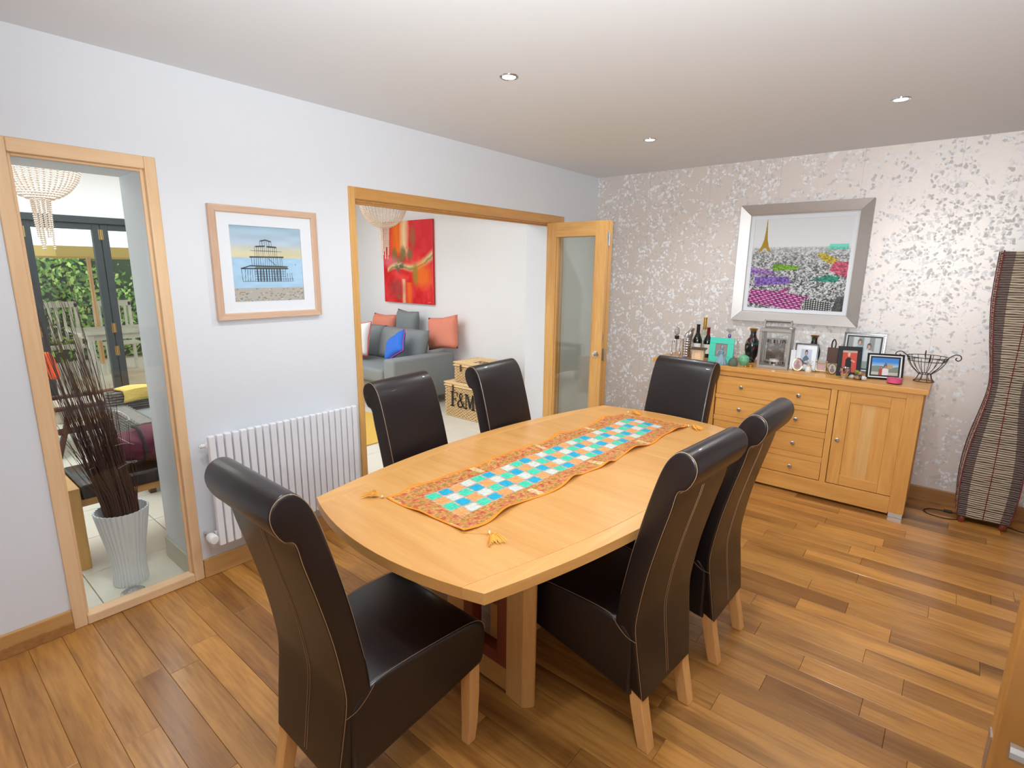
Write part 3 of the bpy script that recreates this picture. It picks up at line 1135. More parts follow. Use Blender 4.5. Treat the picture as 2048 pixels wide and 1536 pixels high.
# ================================================================== SIDEBOARD
SB = thing('sideboard', 'long oak sideboard with four wide drawers between two cupboard doors', 'sideboard', (1.797, 4.09, 0))
sx0, sx1 = -0.880, 0.880          # body, local (centre x = 1.797)
yb = D - 0.02 - 4.09
rbox('top', sx0 - 0.022, sx1 + 0.022, -0.016, yb, 0.832, 0.866, 'oak_side_x', SB, 0.003)
for a, b in ((sx0, sx0 + 0.083), (sx1 - 0.083, sx1)):
    lg = rbox('corner_post', a, b, 0, 0.083, 0.030, 0.832, 'oak_side_z', SB, 0.002)
    rbox('side_panel', a + (0.01 if a < 0 else 0.05), b - (0.05 if a < 0 else 0.01), 0.083, yb - 0.04, 0.05, 0.832, 'oak_side_x', SB, 0.002)
    rbox('corner_post', a, b, yb - 0.04, yb, 0.030, 0.832, 'oak_side_z', SB, 0.002)
    for yy in (0.004, yb - 0.036):
        f = rbox('metal_foot', a + 0.003, b - 0.003, yy, yy + (0.075 if yy < 0.1 else 0.034), 0.0, 0.030, 'steel', SB, 0.001)
dx0, dx1 = 1.418 - 1.797, 2.181 - 1.797
drx0, drx1 = 2.220 - 1.797, 2.596 - 1.797
rbox('top_rail', sx0 + 0.083, sx1 - 0.083, 0.004, 0.04, 0.792, 0.832, 'oak_side_x', SB, 0.0015)
rbox('bottom_rail', sx0 + 0.083, sx1 - 0.083, 0.004, 0.04, 0.018, 0.132, 'oak_side_x', SB, 0.0015)
for a, b in ((dx1 + 0.001, drx0 - 0.001), (-drx0 + 0.001, -dx1 - 0.001)):
    rbox('stile', a, b, 0.004, 0.04, 0.132, 0.792, 'oak_side_z', SB, 0.0015)
mat('shadow_gap', C(60, 40, 24), 0.8)
rbox('carcass', sx0 + 0.08, sx1 - 0.08, 0.03, yb - 0.01, 0.06, 0.828, 'shadow_gap', SB, 0)
zs = [(0.648, 0.787), (0.482, 0.613), (0.305, 0.440), (0.137, 0.262)]
prev = 0.792
knob_prof = [(0.0, 0), (0.006, 0), (0.006, 0.012), (0.014, 0.016), (0.0145, 0.023), (0.010, 0.027), (0.0, 0.028)]
kme = MB().lathe(knob_prof, 20, M=Matrix.Rotation(R(90), 4, 'X')).mesh('knob', smooth=True)
for i, (z0, z1) in enumerate(zs):
    dr = rbox('drawer', dx0 + 0.0025, dx1 - 0.0025, 0.008, 0.045, z0, z1, 'oak_side_x', SB, 0.0015)
    for kx in (1.603 - 1.797, 1.990 - 1.797):
        link('knob', kme, 'steel', dr, (kx, 0.008, (z0 + z1) / 2))
    if i:
        rbox('divider_rail', dx0, dx1, 0.004, 0.04, z1 + 0.002, prev - 0.002, 'oak_side_x', SB, 0.001)
    prev = z0
wood('oak_sap_z', C(228, 184, 120), C(204, 150, 86), 'z', 0.36, 6)
for s in (1, -1):
    a, b = (drx0, drx1) if s > 0 else (-drx1, -drx0)
    fr = MB()
    fr.box(a + 0.0025, a + 0.077, 0.008, 0.036, 0.137, 0.790)
    fr.box(b - 0.077, b - 0.0025, 0.008, 0.036, 0.137, 0.790)
    door = fr.build('cupboard_door', 'oak_side_z', SB, bevel=0.0015)
    rbox('rail', a + 0.0775, b - 0.0775, 0.0085, 0.036, 0.718, 0.790, 'oak_side_x', door, 0.0015)
    rbox('rail', a + 0.0775, b - 0.0775, 0.0085, 0.036, 0.137, 0.206, 'oak_side_x', door, 0.0015)
    pw = (b - a - 0.156) / 3
    for k in range(3):
        rbox('panel_board', a + 0.078 + k * pw, a + 0.078 + (k + 1) * pw, 0.016, 0.030, 0.206, 0.718, ['oak_side_z', 'oak_sap_z', 'oak_side_z'][k], door, 0.0004)
    link('knob', kme, 'steel', door, ((a + 0.037) if s > 0 else (b - 0.037), 0.008, 0.453))
    for z in (0.22, 0.68):
        rbox('hinge', (b - 0.003) if s > 0 else (a - 0.001), (b + 0.001) if s > 0 else (a + 0.003), 0.004, 0.012, z, z + 0.05, 'steel', door, 0)

# ================================================================== RADIATOR
rd = thing('radiator', 'white flat-tube radiator below the pier picture', 'radiator', (0, 0.957, 0))
NB, RPI = 22, 0.0380
bme_ = MB().box(0.068, 0.098, 0.002, 0.0325, 0.185, 0.755).mesh('tube', bevel=0.006, seg=3)
for i in range(NB):
    link('tube', bme_, 'radiator_white', rd, (0, i * RPI, 0))
rbox('header_pipe', 0.045, 0.0682, -0.004, NB * RPI, 0.225, 0.255, 'radiator_white', rd, 0.008)
rbox('header_pipe', 0.045, 0.0682, -0.004, NB * RPI, 0.690, 0.720, 'radiator_white', rd, 0.008)
for z in (0.24, 0.705):
    for k in (3, 18):
        rbox('bracket', 0.001, 0.046, k * RPI, k * RPI + 0.03, z - 0.02, z + 0.02, 'radiator_white', rd, 0.003)
mb = MB()
mb.tube([(0.058, -0.004, 0.24), (0.058, -0.030, 0.24)], 0.010, 10)
mb.tube([(0.058, -0.030, 0.252), (0.058, -0.030, 0.215)], 0.012, 10)
mb.tube([(0.058, -0.030, 0.24), (0.001, -0.030, 0.24)], 0.008, 8)
v_ = mb.build('valve', 'chrome', rd, smooth=True)
MB().lathe([(0, 0), (0.019, 0), (0.023, 0.008), (0.024, 0.045), (0.019, 0.058), (0, 0.060)], 20, M=Matrix.Translation((0.066, -0.030, 0.24)) @ Matrix.Rotation(R(90), 4, 'Y')).build('thermostat_head', 'plastic_white', v_, smooth=True)
mb = MB()
mb.tube([(0.058, -0.004, 0.705), (0.058, -0.024, 0.705)], 0.010, 10)
mb.tube([(0.058, -0.024, 0.705), (0.058, -0.030, 0.705)], 0.006, 6)
mb.build('bleed_valve', 'plastic_white', rd, smooth=True)

# ================================================================== PICTURES
def picture_frame(t, w, h, fw, d, mx, mz, m_mat, prx, prz, slope=0.0):
    """frame bars in local XZ (facing -Y), centre at origin; wall plane at y=0"""
    for s in (-1, 1):
        for horiz in (0, 1):
            L_, O_ = (w / 2, h / 2) if horiz else (h / 2, w / 2)
            prof_ = [(0, 0), (0, -d), (0.88 * fw, -d + slope), (fw, -d + slope + 0.003), (fw, 0)]   # inward distance, depth
            mb = MB()
            v, f = [], []
            for e in (-1, 1):
                for (q, yy) in prof_:
                    a, b = e * (L_ - q), s * (O_ - q)
                    v.append((a, yy, b) if horiz else (b, yy, a))
            k = len(prof_)
            for i in range(k):
                j = (i + 1) % k
                f.append((i, j, k + j, k + i))
            f += [tuple(range(k)), tuple(range(k, 2 * k))]
            mb.add(v, f)
            mb.build('frame_bar', mx if horiz else mz, t, bevel=0.0012, seg=1)
    mm = MB()
    a, b = w / 2 - fw + 0.001, h / 2 - fw + 0.001
    p0, p1, q0, q1 = prx[0], prx[1], prz[0], prz[1]
    for (x0, x1, z0, z1) in [(-a, p0, -b, b), (p1, a, -b, b), (p0, p1, -b, q0), (p0, p1, q1, b)]:
        mm.box(x0, x1, -0.014, -0.011, z0, z1)
    mm.build('mount', m_mat, t)


def pier_print(U, V):
    a = base(U, (176, 203, 226))
    t = np.clip((V - 0.55) / 0.45, 0, 1)
    sky = np.stack([np.interp(V, [0.55, 0.68, 0.78, 1.0], [238, 220, 190, 168]), np.interp(V, [0.55, 0.68, 0.78, 1.0], [222, 215, 206, 196]), np.interp(V, [0.55, 0.68, 0.78, 1.0], [172, 186, 222, 214])], -1)
    sky += (vnoise(U * 0.3, V, 14, 2)[..., None] - 0.5) * 18
    sea = base(U, (178, 212, 238)) + (vnoise(U * 0.4, V, 24, 5)[..., None] - 0.5) * 14
    a = np.where((V > 0.585)[..., None], sky, sea)
    a = blend(a, (V < 0.185) * 1.0, (188, 182, 172))
    r = np.random.RandomState(4)
    for k in range(95):
        cx, cy = r.rand(), r.rand() * 0.17
        c = [(110, 104, 104), (150, 120, 112), (214, 214, 208), (120, 140, 150), (176, 150, 96), (176, 92, 104)][r.randint(6)]
        a = blend(a, ell(U, V, cx, cy, 0.016 * r.uniform(0.5, 1.2), 0.006, 0.5) * 0.9, c)
    dk = (38, 42, 50)
    S = []
    y0, y1 = 0.27, 0.44
    for x in np.linspace(0.13, 0.84, 22):
        S.append((x, y0, x + r.uniform(-0.01, 0.01), y1 - (0.06 if x > 0.74 else 0), 0.0028))
    for y in (0.27, 0.30, 0.335, 0.37, 0.40):
        S.append((0.13 if y < 0.3 else 0.3, y, 0.86 if y < 0.33 else 0.74, y, 0.0028))
    for x in np.linspace(0.34, 0.66, 9):
        S.append((x, y0, x, y1, 0.0065))
    S += [(0.12, 0.44, 0.78, 0.445, 0.007), (0.12, 0.44, 0.24, 0.478, 0.006), (0.24, 0.478, 0.76, 0.47, 0.007), (0.74, 0.43, 0.78, 0.475, 0.004)]
    for x in np.linspace(0.27, 0.70, 15):
        S.append((x, 0.47, x + r.uniform(-0.006, 0.006), 0.595, 0.0026))
    S += [(0.25, 0.595, 0.72, 0.60, 0.008), (0.5, 0.58, 0.60, 0.49, 0.003)]
    for x in np.linspace(0.32, 0.63, 12):
        S.append((x, 0.60, x, 0.735, 0.0026))
    S += [(0.26, 0.68, 0.70, 0.675, 0.003), (0.34, 0.735, 0.46, 0.742, 0.008), (0.50, 0.738, 0.62, 0.732, 0.009)]
    for x in np.linspace(0.40, 0.56, 6):
        S.append((x, 0.74, x, 0.81, 0.0026))
    S += [(0.41, 0.81, 0.48, 0.825, 0.007), (0.48, 0.825, 0.55, 0.808, 0.007)]
    for x0, yy0, x1, yy1, wd in S:
        a = blend(a, seg_mask(U, V, x0, yy0, x1, yy1, wd) * 0.92, dk)
    a = blend(a, poly_mask(U, V, [(0.30, 0.447), (0.76, 0.447), (0.74, 0.468), (0.32, 0.470)]) * 0.7, (112, 104, 70))
    a = blend(a, ell(U, V, 0.90, 0.50, 0.008, 0.012), (170, 150, 160))
    return a


pl = thing('framed_print', 'square framed print of a ruined pier on the white wall', 'picture', (0.004, 1.3635, 1.5685), R(90), 'wall pictures')
picture_frame(pl, 0.549, 0.545, 0.033, 0.024, 'oak_picture_y', 'oak_picture_z', 'mat_board', (-0.184, 0.181), (-0.186, 0.183))
for o in pl.children:
    if o.name.startswith('frame_bar') and o.data.materials[0].name == 'oak_picture_y':
        o.data.materials[0] = MATS.setdefault('oak_picture_x', wood('oak_picture_x', C(218, 184, 158), C(196, 158, 130), 'x', 0.5, 12))
print_sheet('print', 0.365, 0.369, 200, 200, pier_print, 'print_paper', pl, (-0.184, -0.0095, -0.186), t=0.001)
rbox('glazing', -0.243, 0.243, -0.0175, -0.016, -0.241, 0.241, 'clear_glass', pl, 0)


def city_print(U, V):
    a = base(U, (236, 236, 238))
    r = np.random.RandomState(11)
    n1 = r.rand(*U.shape)
    bl = vnoise(U, V, 64, 3) * 0.34 + vnoise(U * 0.5, V, 150, 4) * 0.36 + r.rand(*U.shape) * 0.30
    city = 178 - (bl < 0.50) * 62 - (bl < 0.41) * 62 + (bl > 0.58) * 56 + (n1 - 0.5) * 56
    far = np.clip((V - 0.30) / 0.42, 0, 1)
    city = city * (1 - far * 0.55) + 206 * far * 0.55
    city = np.clip(city, 20, 245)
    m_ = np.clip((0.70 - V) / 0.02, 0, 1) * np.clip(1 - np.clip((V - 0.60) / 0.14, 0, 1) * 0.7, 0, 1)
    a = a * (1 - m_[..., None]) + city[..., None] * m_[..., None]

    def tint(pts, c, k=0.75, win=0):
        nonlocal a
        pm = poly_mask(U, V, pts)
        lum = a.mean(-1, keepdims=True) / 215.0
        a = a * (1 - (pm * k)[..., None]) + (np.array(c, float) * (0.45 + 0.6 * lum)) * (pm * k)[..., None]
        if win:
            s = U * 30 + V * 16
            wnd = pm * ((V * 42 + U * 9) % 1 > 0.62) * ((np.floor(V * 42 + U * 9) * 0.37 + U * 16) % 1 > 0.45)
            a = blend(a, wnd * 0.85, (240, 232, 240))
    tint([(0.0, 0.38), (0.25, 0.38), (0.28, 0.42), (0.0, 0.47)], (176, 120, 210))
    tint([(0.06, 0.25), (0.45, 0.29), (0.42, 0.36), (0.05, 0.36)], (132, 84, 200))
    tint([(0.24, 0.43), (0.50, 0.44), (0.52, 0.48), (0.25, 0.51)], (120, 178, 30), 0.85)
    tint([(0.68, 0.62), (0.76, 0.62), (0.90, 0.55), (0.84, 0.50), (0.74, 0.55)], (214, 184, 40), 0.85)
    tint([(0.82, 0.44), (1.0, 0.36), (1.0, 0.53), (0.86, 0.53)], (226, 84, 116), 0.85)
    tint([(0.64, 0.33), (0.90, 0.31), (0.94, 0.36), (0.82, 0.39)], (34, 150, 120), 0.9)
    tint([(0.78, 0.66), (0.98, 0.66), (0.98, 0.72), (0.80, 0.72)], (90, 206, 180), 0.8)
    tint([(0.25, 0.17), (0.42, 0.24), (0.45, 0.22), (0.34, 0.16)], (206, 70, 150), 0.85)
    tint([(0.0, 0.06), (0.58, -0.02), (0.60, 0.10), (0.66, 0.15), (0.30, 0.20), (0.02, 0.22)], (176, 44, 132), 0.95, 1)
    pm = poly_mask(U, V, [(0.60, -0.02), (0.88, -0.02), (0.88, 0.09), (0.62, 0.13)])
    a = blend(a, pm, (46, 48, 50))
    a = blend(a, pm * ((U * 40 % 1) > 0.45) * ((V * 48 + U * 5) % 1 > 0.5), (232, 232, 226))
    a = blend(a, poly_mask(U, V, [(0.89, -0.01), (1.01, -0.01), (1.01, 0.16), (0.93, 0.16)]) * 0.7, (44, 46, 40))
    # iron lattice tower
    gold = (206, 164, 44)
    tw = [(0.055, 0.645), (0.09, 0.70), (0.115, 0.78), (0.126, 0.90), (0.130, 0.985), (0.137, 0.985), (0.142, 0.90), (0.152, 0.78), (0.172, 0.70), (0.200, 0.645), (0.165, 0.645), (0.145, 0.68), (0.115, 0.68), (0.095, 0.645)]
    lat = 1 - 0.35 * (((U * 90 + V * 60) % 1) > 0.6)
    tm = poly_mask(U, V, tw)
    a = a * (1 - tm[..., None]) + np.array(gold, float) * lat[..., None] * tm[..., None]
    a = blend(a, seg_mask(U, V, 0.133, 0.97, 0.134, 0.995, 0.004), gold)
    return a


pb_ = thing('framed_print', 'large silver framed city view with a gold tower above the sideboard', 'picture', (1.778, D - 0.004, 1.621), 0, 'wall pictures')
picture_frame(pb_, 0.884, 0.890, 0.078, 0.044, 'silver_frame', 'silver_frame', 'mat_board', (-0.331, 0.334), (-0.339, 0.334), slope=0.018)
print_sheet('print', 0.665, 0.673, 340, 340, city_print, 'print_paper', pb_, (-0.331, -0.0095, -0.339), t=0.001)
for (x0, x1, z0, z1) in [(-0.366, -0.361, -0.369, 0.369), (0.361, 0.366, -0.369, 0.369), (-0.361, 0.361, -0.369, -0.364), (-0.361, 0.361, 0.364, 0.369)]:
    rbox('inner_slip', x0, x1, -0.024, -0.014, z0, z1, 'silver_frame', pb_, 0.001)
rbox('glazing', -0.3605, 0.3605, -0.0185, -0.017, -0.3635, 0.3635, 'clear_glass', pb_, 0)

# ================================================================== THINGS ON THE SIDEBOARD
ST = 0.866


def lathe_thing(name, label, cat, x, y, prof_, m, n=24, group=None, z=ST, **k):
    o = MB().lathe(prof_, n, **k).build(name, m, None, (x, y, z), smooth=True, angle=50)
    return tag(o, label, cat, group)


mat('dark_glass', C(16, 18, 16), 0.08, spec=0.8)
mat('wine_label', C(226, 222, 212), 0.6)
mat('red_foil', C(122, 20, 30), 0.3)
mat('gold_foil', C(196, 150, 66), 0.3, 0.8)
mat('teal_paint', C(60, 200, 172), 0.45)
mat('figurine_blue', C(132, 160, 172), 0.4)
mat('jade', C(112, 180, 138), 0.35)
mat('grey_weave', C(92, 106, 92), 0.6, bump=0.5, bscale=250)
mat('pewter', C(158, 152, 146), 0.5, 0.45)
mat('candle_wax', C(226, 222, 214), 0.5)
mat('copper', C(196, 132, 96), 0.3, 0.8)


def bottle(x, y, label, body, capm, h, r, cap_h, lab=None):
    t = thing('wine_bottle', label, 'bottle', (x, y, ST), 0, 'bottles on the sideboard')
    sh = h * 0.62
    MB().lathe([(0, 0), (r * 0.95, 0), (r, 0.006), (r, sh * 0.86), (r * 0.9, sh * 0.95), (r * 0.55, sh * 1.12), (r * 0.38, sh * 1.22), (r * 0.36, h - cap_h), (0, h - cap_h)], 24).build('glass_body', body, t, smooth=True, angle=60)
    MB().lathe([(0, h - cap_h), (r * 0.39, h - cap_h), (r * 0.37, h - 0.012), (r * 0.41, h - 0.010), (r * 0.41, h - 0.001), (0, h)], 20).build('capsule', capm, t, smooth=True)
    if lab:
        P = []
        for i in range(13):
            a = R(-160 + 140 * i / 12)
            P.append([((r + 0.0006) * math.cos(a), (r + 0.0006) * math.sin(a), z) for z in (sh * 0.22, sh * 0.72)])
        MB().grid(P).build('paper_label', lab, t, smooth=True)
    return t


glass('bottle_glass', (0.86, 0.9, 0.84, 1), 1.4)
bottle(1.160, 4.312, 'black wine bottle with a white label, tallest of the dark pair', 'dark_glass', 'black_gloss', 0.275, 0.036, 0.075, 'wine_label')
bottle(1.146, 4.495, 'clear glass bottle with a gold foil top behind the wine bottles', 'bottle_glass', 'gold_foil', 0.318, 0.036, 0.10, None)
bottle(1.215, 4.395, 'dark wine bottle with a red foil capsule', 'dark_glass', 'red_foil', 0.247, 0.034, 0.085, 'wine_label')

# cocktail shaker and bar tools
t = thing('cocktail_shaker', 'ribbed chrome cocktail shaker with a slanted cap', 'cocktail shaker', (1.108, 4.232, ST))
pr = [(0, 0), (0.030, 0)]
for k in range(7):
    z = 0.008 + k * 0.021
    pr += [(0.033 + 0.0008 * k, z), (0.036 + 0.0008 * k, z + 0.010), (0.033 + 0.0008 * k, z + 0.020)]
pr += [(0.040, 0.160), (0, 0.162)]
MB().lathe(pr, 28).build('cup', 'chrome', t, smooth=True)
MB().lathe([(0, 0), (0.032, 0), (0.030, 0.03), (0.022, 0.06), (0.018, 0.062), (0.016, 0.095), (0, 0.098)], 24, M=Matrix.Translation((-0.008, 0.02, 0.162)) @ Matrix.Rotation(R(24), 4, 'Y')).build('cap', 'chrome', t, smooth=True)
t = thing('bar_tool_stand', 'chrome stand of cocktail tools with a black collar at the far left', 'bar tools', (1.022, 4.222, ST))
mb = MB()
mb.lathe([(0, 0), (0.034, 0), (0.034, 0.004), (0.006, 0.008), (0.004, 0.02), (0.004, 0.165), (0, 0.166)], 20)
for a in (0.4, 2.5, 4.6):
    mb.tube(crom([(0.004 * math.cos(a), 0.004 * math.sin(a), 0.16), (0.034 * math.cos(a), 0.034 * math.sin(a), 0.15), (0.038 * math.cos(a), 0.038 * math.sin(a), 0.13), (0.030 * math.cos(a), 0.030 * math.sin(a), 0.125)], 4), 0.002, 6)
mb.build('stand', 'chrome', t, smooth=True)
MB().lathe([(0, 0.150), (0.016, 0.150), (0.019, 0.178), (0, 0.180)], 18).build('collar', 'black_paint', t, smooth=True)
mb = MB()
for k in range(9):
    a = math.pi * k / 9
    mb.tube([(0.020 * math.cos(a) * math.sin(b), 0.020 * math.sin(a) * math.sin(b), 0.217 + 0.034 * math.cos(b)) for b in [math.pi * 2 * q / 18 for q in range(18)]], 0.0011, 4, closed=True)
mb.build('whisk_head', 'chrome', t, smooth=True)
for a in (1.0, 3.3):
    mb = MB()
    c, s = math.cos(a), math.sin(a)
    mb.tube([(0.034 * c, 0.034 * s, 0.135), (0.035 * c, 0.035 * s, 0.04)], 0.0025, 6)
    mb.lathe([(0, 0.008), (0.008, 0.012), (0.011, 0.026), (0.006, 0.040), (0, 0.042)], 12, (0.035 * c, 0.035 * s, 0))
    mb.build('bar_tool', 'chrome', t, smooth=True)
mat('purple_beads', C(96, 84, 150), 0.2, spec=0.9)
t = thing('bead_dish', 'small glass dish of purple beads behind the far chair', 'dish', (1.13, 4.150, ST))
MB().lathe([(0, 0), (0.022, 0), (0.032, 0.018), (0.030, 0.018), (0.021, 0.004), (0, 0.004)], 20).build('dish', 'clear_glass', t, smooth=True)
for k in range(12):
    a = k * 2.4
    r_ = 0.019 * math.sqrt(k / 12)
    MB().lathe([(0, -0.006), (0.0045, -0.004), (0.0062, 0), (0.0045, 0.004), (0, 0.006)], 8, (r_ * math.cos(a), r_ * math.sin(a), 0.012 + 0.006 * (k % 3))).build('bead', 'purple_beads', t, smooth=True)
# tissue-box house
wood('birch', C(222, 196, 160), C(196, 164, 124), 'z', 0.5, 14)
t = thing('wooden_box', 'small pale wooden box with a brown overhanging lid', 'box', (1.238, 4.150, ST), R(12))
rbox('body', -0.044, 0.044, -0.040, 0.040, 0, 0.096, 'birch', t, 0.002)
rbox('lid', -0.058, 0.058, -0.054, 0.054, 0.096, 0.104, 'dark_wood', t, 0.002)
rbox('slot', -0.02, 0.02, -0.0415, -0.0395, 0.02, 0.07, 'oak_pale_z', t, 0.0005)


def photo_frame(name, label, x, y, w, h, fw, rz, lean, fm, paint=None, mount=None, mw=0.0, n=36, group='photo frames on the sideboard', d=0.014, inner=None, iw=0.0):
    t = thing(name, label, 'photo frame', (x, y, ST), rz, group)
    Mx = Matrix.Rotation(-lean, 4, 'X')

    def bx(nm, x0, x1, y0, y1, z0, z1, m_):
        o = MB().box(x0, x1, y0, y1, z0, z1, M=Mx).build(nm, m_, t, bevel=0.0012, seg=1)
        return o
    bx('frame_bar', -w / 2, w / 2, -d, 0, 0, fw, fm)
    bx('frame_bar', -w / 2, w / 2, -d, 0, h - fw, h, fm)
    bx('frame_bar', -w / 2, -w / 2 + fw, -d, 0, fw, h - fw, fm)
    bx('frame_bar', w / 2 - fw, w / 2, -d, 0, fw, h - fw, fm)
    f2 = fw
    if inner:
        for (a, b, c, e) in [(-w / 2 + fw, w / 2 - fw, fw, fw + iw), (-w / 2 + fw, w / 2 - fw, h - fw - iw, h - fw), (-w / 2 + fw, -w / 2 + fw + iw, fw + iw, h - fw - iw), (w / 2 - fw - iw, w / 2 - fw, fw + iw, h - fw - iw)]:
            bx('inner_slip', a, b, -d * 0.8, -0.003, c, e, inner)
        f2 = fw + iw
    if mount:
        bx('mount', -w / 2 + f2, w / 2 - f2, -d * 0.45, -0.002, f2, h - f2, mount)
        f2 += mw
    bx('backing', -w / 2 + fw * 0.5, w / 2 - fw * 0.5, -0.0018, 0.001, fw * 0.5, h - fw * 0.5, 'black_paint')
    if paint:
        o = print_sheet('photograph', w - 2 * f2, h - 2 * f2, n, n, paint, 'print_paper', t)
        o.location = Mx @ Vector((-w / 2 + f2, -d * 0.5 - 0.0012, f2))
        o.rotation_euler = (-lean, 0, 0)
    a, b = Mx @ Vector((0, 0.001, h * 0.6)), Vector((0, h * 0.38 if h < 0.3 else 0.09, 0.002))
    MB().tube([a, b], 0.004, 6).build('strut', 'black_paint', t)
    return t


def figure(a, U, V, cx, sc, top, hair, skin, cloth):
    a = blend(a, poly_mask(U, V, [(cx - 0.20 * sc, -0.01), (cx - 0.19 * sc, top - 0.34 * sc), (cx - 0.07 * sc, top - 0.24 * sc), (cx + 0.07 * sc, top - 0.24 * sc), (cx + 0.19 * sc, top - 0.34 * sc), (cx + 0.20 * sc, -0.01)]), cloth)
    a = blend(a, ell(U, V, cx, top - 0.10 * sc, 0.085 * sc, 0.13 * sc), hair)
    a = blend(a, ell(U, V, cx, top - 0.13 * sc, 0.06 * sc, 0.09 * sc), skin)
    return a


def ph_grad(U, V):
    a = base(U, (196, 204, 222))
    a = figure(a, U, V, 0.5, 1.5, 0.92, (58, 44, 40), (206, 166, 150), (92, 116, 140))
    return a


def ph_two(U, V):
    a = base(U, (150, 156, 154))
    a = blend(a, ((U * 3) % 1 > 0.45) * 1.0, (206, 212, 212))
    a = figure(a, U, V, 0.36, 0.8, 0.92, (96, 84, 76), (206, 170, 150), (158, 186, 206))
    a = figure(a, U, V, 0.66, 0.8, 0.80, (88, 70, 58), (210, 172, 152), (216, 220, 220))
    return blend(a, (V < 0.25) * 0.6, (110, 140, 136))


def ph_red(U, V):
    a = base(U, (206, 84, 70))
    a = blend(a, (V > 0.90) * 0.9, (200, 196, 190))
    a = figure(a, U, V, 0.45, 1.1, 0.95, (196, 170, 140), (222, 180, 160), (42, 40, 44))
    a = blend(a, seg_mask(U, V, 0.62, 0.55, 0.86, 0.48, 0.03), (222, 180, 160))
    return blend(a, (V < 0.22) * (np.abs(U - 0.45) < 0.2) * 0.9, (130, 124, 124))


def ph_land(U, V):
    a = base(U, (70, 136, 212))
    a = blend(a, np.clip((0.78 - V) * 4, 0, 1), (176, 204, 230))
    a = blend(a, (V < 0.50 + 0.05 * np.sin(U * 7)) * 1.0, (128, 140, 132))
    a = blend(a, poly_mask(U, V, [(0.42, 0.46), (0.50, 0.74), (0.56, 0.70), (0.62, 0.46)]), (96, 104, 140))
    a = blend(a, ell(U, V, 0.68, 0.52, 0.12, 0.14), (186, 160, 120))
    a = blend(a, (V < 0.18) * 0.85, (206, 198, 186))
    a = figure(a, U, V, 0.38, 0.55, 0.50, (90, 60, 50), (206, 140, 110), (170, 80, 70))
    a = figure(a, U, V, 0.52, 0.6, 0.56, (100, 66, 50), (206, 150, 120), (226, 222, 222))
    return a


def ph_grey(U, V):
    a = base(U, (150, 130, 124))
    return figure(a, U, V, 0.5, 1.3, 0.85, (70, 56, 52), (190, 150, 136), (112, 130, 140))


photo_frame('photo_frame', 'wide turquoise photo frame behind the blue figurine', 1.393, 4.20, 0.178, 0.193, 0.046, R(9), R(10), 'teal_paint', ph_grey)
photo_frame('photo_frame', 'black framed graduate portrait with a wide white mount', 1.962, 4.312, 0.150, 0.192, 0.009, R(8), R(10), 'black_gloss', ph_grad, 'mat_board', 0.032)
photo_frame('photo_frame', 'largest black frame with a white line, a photo of two people', 2.285, 4.490, 0.252, 0.280, 0.012, R(4), R(6), 'black_gloss', ph_two, 'black_paint', 0.010, inner='plastic_white', iw=0.008)
photo_frame('photo_frame', 'dark engraved frame with a person against red', 2.240, 4.262, 0.142, 0.203, 0.027, R(20), R(8), 'black_paint', ph_red)
photo_frame('photo_frame', 'landscape black and white frame with a blue sky photo', 2.444, 4.285, 0.208, 0.172, 0.011, R(17), R(12), 'black_gloss', ph_land, 'black_paint', 0.010, inner='plastic_white', iw=0.008, n=60)
t = tag(rbox('card', -0.016, 0.016, -0.002, 0.002, 0, 0.140, 'mat_board', None, 0, loc=(1.882, 4.292, ST), rot=(R(-6), 0, R(10))), 'plain white card standing between lantern and graduate portrait', 'card')

# figurine with a pleated skirt
t = thing('figurine', 'blue grey ceramic lady with a wide pleated skirt', 'figurine', (1.428, 4.118, ST))
MB().lathe([(0, 0), (0.042, 0), (0.044, 0.012), (0.034, 0.040), (0.018, 0.066), (0.010, 0.080), (0, 0.082)], 48, rib=0.05, ribn=14).build('skirt', 'figurine_blue', t, smooth=True)
mb = MB()
mb.lathe([(0, 0.076), (0.010, 0.078), (0.015, 0.098), (0.014, 0.108), (0.006, 0.114), (0, 0.115)], 16)
mb.tube(crom([(0.014, 0, 0.106), (0.028, -0.008, 0.094), (0.024, -0.022, 0.080)], 4), 0.0045, 8)
mb.tube(crom([(-0.014, 0, 0.106), (-0.028, -0.008, 0.096), (-0.030, -0.018, 0.078)], 4), 0.0045, 8)
mb.build('torso', 'figurine_blue', t, smooth=True)
MB().lathe([(0, 0.112), (0.008, 0.118), (0.011, 0.128), (0.008, 0.138), (0.013, 0.137), (0.006, 0.146), (0, 0.148)], 16).build('head', 'figurine_blue', t, smooth=True)
# glass goblet behind the turquoise frame
glass('goblet_glass', (0.93, 0.94, 0.94, 1), 1.5)
t = thing('glass_goblet', 'tall glass goblet with a dark stem behind the turquoise frame', 'glass', (1.355, 4.49, ST))
MB().lathe([(0.0, 0), (0.034, 0.001), (0.006, 0.010), (0.005, 0.055), (0.024, 0.075), (0.020, 0.150), (0.008, 0.162), (0, 0.163)], 24).build('base', 'goblet_glass', t, smooth=True)
MB().lathe([(0, 0.163), (0.010, 0.164), (0.013, 0.180), (0.008, 0.196), (0, 0.197)], 16).build('stem_knop', 'purple_beads', t, smooth=True)
MB().lathe([(0, 0.197), (0.006, 0.198), (0.018, 0.214), (0.046, 0.236), (0.044, 0.236), (0.016, 0.216), (0, 0.204)], 28).build('bowl', 'goblet_glass', t, smooth=True)
